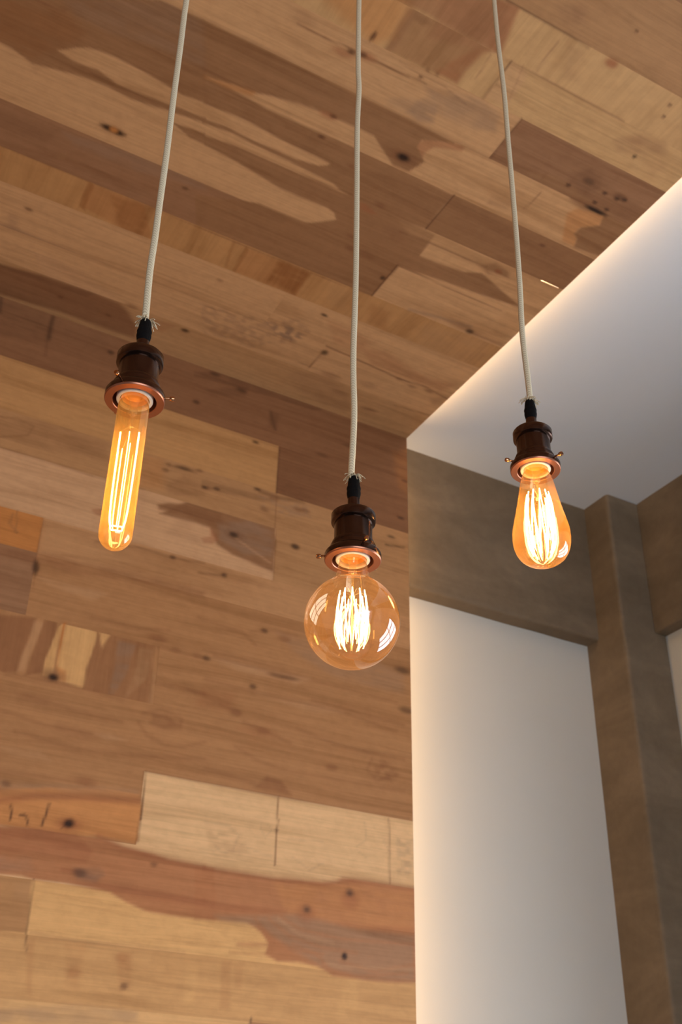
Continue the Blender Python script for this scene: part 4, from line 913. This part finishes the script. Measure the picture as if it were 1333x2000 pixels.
# right-hand wall with its window opening (y 0.0-1.3, z 0.75-2.5) out of the frame
WA, WB, WC, WD = 0.08, 1.20, 0.80, 2.32
st('wall_right', [((1.992, WB, 0.0), (2.12, 1.95, 2.80)), ((1.992, -3.2, 0.0), (2.12, WA, 2.80)),
                  ((1.992, WA, 0.0), (2.12, WB, WC)), ((1.992, WA, WD), (2.12, WB, 2.80))], M_WALL, 'white painted right-hand wall panel beside the column')
fr = [((2.03, WA, WC), (2.08, WA+0.05, WD)), ((2.03, WB-0.05, WC), (2.08, WB, WD)), ((2.03, WA, WC), (2.08, WB, WC+0.05)), ((2.03, WA, WD-0.05), (2.08, WB, WD))]
for k in (1, 2): fr.append(((2.035, WA+(WB-WA)*k/3-0.03, WC), (2.075, WA+(WB-WA)*k/3+0.03, WD)))
fr.append(((2.035, WA, 1.75), (2.075, WB, 1.79)))
st('window_1', fr, M_FRAME, 'dark framed window in the right-hand wall')
st('wall_left', [((-3.6, -3.2, 0.0), (-3.42, 2.35, CW))], M_WALL, 'white painted left-hand wall')
st('wall_front', [((-3.42, -3.2, 0.0), (-1.3, -3.02, CW)), ((1.7, -3.2, 0.0), (2.5, -3.02, CW)), ((-1.3, -3.2, 0.0), (1.7, -3.02, 0.55)), ((-1.3, -3.2, 2.55), (1.7, -3.02, CW))],
   M_WALL, 'white painted wall behind the viewpoint')
fr = [((-1.3+3.0*k/4-0.025, -3.12, 0.55), (-1.3+3.0*k/4+0.025, -3.07, 2.55)) for k in range(5)] + [((-1.3, -3.12, zz-0.025), (1.7, -3.07, zz+0.025)) for zz in (0.575, 1.9, 2.525)]
st('fill_window', fr, M_FRAME, 'wide window frame added behind the viewpoint for the fill light')  # unseen window, added to let fill light in

# ------------------------------------------------------------------ pendant lamps
SOCKET = [(0.0274, 0.0012), (0.0274, 0.0064), (0.0268, 0.0076), (0.0238, 0.0104), (0.0224, 0.0110), (0.0221, 0.0118), (0.0221, 0.0158), (0.0216, 0.0164), (0.0205, 0.0168), (0.0204, 0.0198), (0.0200, 0.0204), (0.0188, 0.0208), (0.0186, 0.0215),
          (0.0186, 0.0412), (0.0205, 0.0416), (0.0216, 0.0422), (0.0218, 0.0432), (0.0218, 0.0510), (0.0209, 0.0522), (0.0180, 0.0530), (0.0095, 0.0545), (0.0068, 0.0570),
          (0.0062, 0.0590), (0.0060, 0.0700), (0.0050, 0.0706), (0.0, 0.0706)]
FLANGE = [(0.0172, 0.0180), (0.0196, 0.0176), (0.0198, 0.0), (0.0203, -0.0006), (0.0266, -0.0006), (0.0273, 0.0003), (0.0274, 0.0012)]
def pendant(base, cord_pts, knob_deg, kind, label, rot=0.0):
    """base = centre of the flange underside; cord_pts = cord centreline relative to base, bottom to top"""
    t = bpy.data.objects.new('pendant_lamp', None); C.objects.link(t)
    t.location = base; t.empty_display_size = 0.05
    tag(t, label, 'lamp', 'bare-bulb pendant lamps on white cords')
    # cord
    bm = bmesh.new()
    pts = spline(cord_pts, 10)
    tube(bm, pts, 0.0034, 16)
    from_bm('cord', bm, M_CORD, t, True)
    # black sleeve where the braid ends
    bm = bmesh.new()
    lathe(bm, smooth_prof([(0.0058, 0.0695), (0.0062, 0.0720), (0.0070, 0.0765), (0.0068, 0.0800), (0.0071, 0.0825), (0.0063, 0.0860), (0.0059, 0.0900), (0.0052, 0.0940), (0.0040, 0.0962), (0.0030, 0.0966)], 5), 40)
    from_bm('cord_sleeve', bm, M_TAPE, t, True)
    # frayed braid threads
    rnd = random.Random(label)
    bm = bmesh.new()
    for i in range(44):
        a = rnd.uniform(0, 2*math.pi); L = rnd.uniform(0.004, 0.0105); o_ = rnd.uniform(0.15, 1.0); tw = rnd.uniform(-0.5, 0.5)
        p = []
        for k in range(6):
            s = k/5
            rr = 0.0036+0.0022*s+o_*L*s*(0.9); zz = 0.0965+0.0015*math.sin(s*2.5)-L*(0.8-o_*0.4)*s*s
            aa = a+tw*s
            p.append((rr*math.cos(aa), rr*math.sin(aa), zz))
        tube(bm, p, 0.00042, 5)
    from_bm('frayed_thread', bm, M_CORD, t, True)
    # bronze socket shell
    bm = bmesh.new(); lathe(bm, SOCKET, 96)
    bmesh.ops.recalc_face_normals(bm, faces=bm.faces)
    s = from_bm('lamp_socket', bm, M_BRONZE, t, True)
    bm = bmesh.new(); lathe(bm, FLANGE, 96)
    fl = from_bm('flange_ring', bm, M_FLANGE, s, True); fl['label'] = 'flange ring underside, coloured copper for the light on it'
    for d in knob_deg:
        # angle measured from the side facing the camera, clockwise positive to the picture's right
        tocam = math.atan2(-base[1], -base[0]); a = tocam+math.radians(d)
        bm = bmesh.new()
        prof = [(0.0, 0.0225), (0.0012, 0.0225), (0.0012, 0.0310), (0.0021, 0.0313), (0.0024, 0.0325), (0.0024, 0.0345), (0.0019, 0.0356), (0.0, 0.0359)]
        lathe(bm, prof, 20)
        bmesh.ops.rotate(bm, verts=bm.verts, cent=(0, 0, 0), matrix=Matrix.Rotation(math.pi/2, 3, 'Y'))
        bmesh.ops.rotate(bm, verts=bm.verts, cent=(0, 0, 0), matrix=Matrix.Rotation(a, 3, 'Z'))
        bmesh.ops.translate(bm, verts=bm.verts, vec=(0, 0, 0.0075))
        k = from_bm('set_screw', bm, M_COPPER, s, True)
        k['label'] = 'shiny copper set screw'
    bm = bmesh.new()
    lathe(bm, [(0.0132, 0.0185), (0.0132, 0.0010), (0.0138, 0.0002), (0.0160, 0.0002), (0.0167, 0.0010), (0.0167, 0.0185)], 64, True)
    r = from_bm('porcelain_ring', bm, M_PORC, t, True); r['label'] = 'white porcelain ring inside the flange'
    md = r.modifiers.new('bevel', 'BEVEL'); md.width = 0.0003; md.segments = 2
    # bulb
    if kind == 'tube':
        R = 0.0142
        prof = [(0.0122, 0.0045), (0.0128, 0.0010), (0.0136, -0.0030), (0.0141, -0.0070), (R, -0.0120), (R, -0.06), (R, -0.10), (R, -0.1405)] + \
               [(R*math.cos(x), -0.1405-R*math.sin(x)) for x in np.linspace(0.12, math.pi/2-0.1, 10)] + [(0.0, -0.1405-R)]
        gm = M_GLASS_TUBE
    elif kind == 'globe':
        R = 0.0447; cz = -0.0645
        a0 = math.asin(0.0182/R)
        prof = smooth_prof([(0.0124, 0.0045), (0.0130, 0.0), (0.0142, -0.0070), (0.0160, -0.0145), (0.0182, cz+R*math.cos(a0))], 4)[:-1] + \
               [(R*math.sin(x), cz+R*math.cos(x)) for x in np.linspace(a0, math.pi-0.04, 44)] + [(0.0, cz-R)]
        gm = M_GLASS_GLOBE
    else:
        prof = smooth_prof([(0.0124, 0.0045), (0.0132, 0.0), (0.0152, -0.0065), (0.0178, -0.0150), (0.0205, -0.0300), (0.0248, -0.0520), (0.0286, -0.0690),
                            (0.0305, -0.0820), (0.0296, -0.0950), (0.0255, -0.1055), (0.0185, -0.1125), (0.0090, -0.1160), (0.0, -0.1168)], 6)
        gm = M_GLASS_DROP
    bm = bmesh.new(); lathe(bm, prof, 96)
    b = from_bm('light_bulb', bm, gm, t, True)
    # glass tip at the crown for the drop and tube, metal cap in the neck
    bm = bmesh.new()
    lathe(bm, [(0.0121, 0.0165), (0.0123, 0.0040), (0.0121, 0.0032), (0.0116, 0.0040), (0.0105, 0.0072), (0.0070, 0.0092), (0.0, 0.0098)], 48)
    k = from_bm('bulb_cap', bm, M_BRASS, b, True); k['label'] = 'amber-lit metal bulb cap'
    # glass stem
    zs = {'tube': -0.026, 'globe': -0.036, 'drop': -0.034}[kind]
    bm = bmesh.new()
    lathe(bm, smooth_prof([(0.0085, 0.0085), (0.0055, 0.0020), (0.0034, -0.0060), (0.0042, -0.0110), (0.0036, -0.0145), (0.0014, -0.0170), (0.0012, zs), (0.0026, zs-0.0015), (0.0022, zs-0.0035), (0.0, zs-0.0045)], 4), 32)
    from_bm('glass_stem', bm, M_STEM, b, True)
    # filament
    bm = bmesh.new(); wb = bmesh.new()
    tocam = math.atan2(-base[1], -base[0])
    ex = Vector((-math.sin(tocam), math.cos(tocam), 0)); ey = Vector((math.cos(tocam), math.sin(tocam), 0))   # picture right, towards the camera
    if kind == 'tube':
        zt, zb = -0.037, -0.1345
        st_ = [(-8.2, 1.5, 0), (-4.6, -6.0, -0.012), (-0.4, 7.5, -0.002), (1.6, -7.5, -0.004), (8.0, 1.0, 0.003)]
        path = []
        for i, (x, y_, dz) in enumerate(st_):
            h = [(x, y_, zt+dz), (x*0.98, y_*0.98, (zt+zb)/2), (x*0.86, y_*0.86, zb+0.012), (x*0.62, y_*0.62, zb)]
            path.append(h)
        for i, h in enumerate(path):
            q = [ex*(a*0.001)+ey*(c_*0.001)+Vector((0, 0, z_)) for a, c_, z_ in h]
            tube(bm, spline(q, 5), 0.00072 if i in (0, 4) else 0.00036, 6)
        ring = [ex*(0.0052*math.cos(x))+ey*(0.0044*math.sin(x))+Vector((0, 0, zb+0.0006*math.sin(3*x))) for x in np.linspace(0, 2*math.pi, 24)[:-1]]
        tube(bm, ring, 0.00060, 6, True)
        for i, h in enumerate(path):
            a, c_, z_ = h[0]
            tube(wb, [(0, 0, -0.028), ex*(a*0.0007)+ey*(c_*0.0007)+Vector((0, 0, z_+0.004)), ex*(a*0.001)+ey*(c_*0.001)+Vector((0, 0, z_))], 0.00018, 5)
        tube(wb, [(0, 0, -0.030), (0.0005, 0, -0.09), (0, 0, -0.148)], 0.0004, 6)
        fm_ = M_FIL_TUBE
    else:
        if kind == 'globe':
            n = 11; zt, zm, zb = -0.0345, -0.066, -0.0885; rt_, rm, rb = 0.0125, 0.0150, 0.0120; th = 0.00042
        else:
            n = 11; zt, zm, zb = -0.0300, -0.070, -0.1060; rt_, rm, rb = 0.0116, 0.0152, 0.0066; th = 0.00052
        P_ = []
        for i in range(n):
            a = 2*math.pi*i/n+0.2; jit = rnd.uniform(-0.08, 0.08)
            # hooks alternate between top and bottom
            a2 = a+math.pi/n
            top = (rt_, a, zt+rnd.uniform(-0.002, 0.002)); bot = (rb, a2, zb+rnd.uniform(-0.0015, 0.0015))
            q = []
            for (r0, a0, z0), (r1, a1, z1) in ((top, bot), (bot, (rt_, a+2*math.pi/n, zt))):
                pass
            def curve(A, B, k0, k1):
                out = []
                for s in np.linspace(0, 1, 9):
                    zz = A[2]+(B[2]-A[2])*s; aa = A[1]+(B[1]-A[1])*s+jit*math.sin(math.pi*s)
                    f = (zt-zz)/(zt-zb)
                    if kind == 'globe': rr = rt_+(rm-rt_)*math.sin(math.pi*min(1, max(0, f)))**1.0 if f < 0.5 else rb+(rm-rb)*math.sin(math.pi*min(1, f))
                    else: rr = (rt_+(rm-rt_)*math.sin(math.pi/2*min(1, max(0, f)/0.35))) if f < 0.62 else rb+(rm-rb)*math.sqrt(max(0, 1-((f-0.62)/0.40)**2))
                    out.append(Vector((rr*math.cos(aa), rr*math.sin(aa), zz)))
                return out
            d1 = curve(top, bot, 0, 0); nxt = (rt_, a+2*math.pi/n, zt)
            d2_ = curve(bot, nxt, 0, 0)
            tube(bm, d1+d2_[1:], th, 6)
            # support wires: stem to upper hooks, stem to lower hooks
            if i % 2 == 0:
                tube(wb, [(0, 0, zs-0.002), d1[0]*0.6+Vector((0, 0, zs*0.4+0.003)), d1[0]], 0.00016, 5)
        if kind == 'globe':
            tube(wb, [(0, 0, zs), (0, 0, zb-0.006)], 0.0008, 6)
        fm_ = M_FIL
    from_bm('filament', bm, fm_, b, True)
    from_bm('support_wire', wb, M_WIRE, b, True)
    return t

# three lamps hang in a row, 0.23 m apart
pendant((0.2235, 0.8085, 2.1212),
        [(0, 0, .088), (-0.0006, 0.0002, 0.0955), (-0.0012, 0.0003, 0.105), (-0.0030, 0.0008, 0.1602), (-0.0028, 0.0007, 0.2043), (-0.0031, 0.0008, 0.2523), (-0.0034, 0.0009, 0.3293), (-0.0046, 0.0012, 0.416),
         (-0.0053, 0.0015, 0.5096), (-0.0061, 0.0017, 0.596), (-0.0040, 0.001, 0.75), (0, 0, 0.9787)],
        (-34, 86, 206), 'tube', 'bare pendant lamp with a long slim tubular amber bulb, hanging on a white cord')
pendant((0.4595, 0.8198, 2.0285),
        [(0, 0, .088), (-0.0022, 0.0012, 0.0955), (-0.0024, 0.0013, 0.105), (-0.0010, 0.0005, 0.1515), (-0.0008, 0.0004, 0.185), (-0.0022, 0.0012, 0.2496), (-0.0010, 0.0005, 0.361), (-0.0011, 0.0006, 0.4836),
         (-0.0016, 0.0009, 0.62), (-0.0003, 0.0001, 0.6941), (-0.0015, 0.0009, 0.7402), (-0.0017, 0.001, 0.8816), (0, 0, 1.0715)],
        (22, -98, 142), 'globe', 'bare pendant lamp with a large round globe bulb, hanging lowest on a white cord')
pendant((0.6742, 0.7957, 2.1921),
        [(0, 0, .088), (0.0005, -0.0004, 0.0955), (0.0004, -0.0003, 0.1207), (-0.0010, 0.0008, 0.1981), (0.0005, -0.0004, 0.2714), (0.0014, -0.0012, 0.3626), (0.0018, -0.0015, 0.4607), (0.0018, -0.0015, 0.53),
         (0.0022, -0.0018, 0.6353), (0.0005, -0.0004, 0.7496), (0.0003, -0.0002, 0.8467), (0, 0, 0.9079)],
        (-62, 58, 178), 'drop', 'bare pendant lamp with a teardrop-shaped bulb, hanging in front of the white ceiling corner')
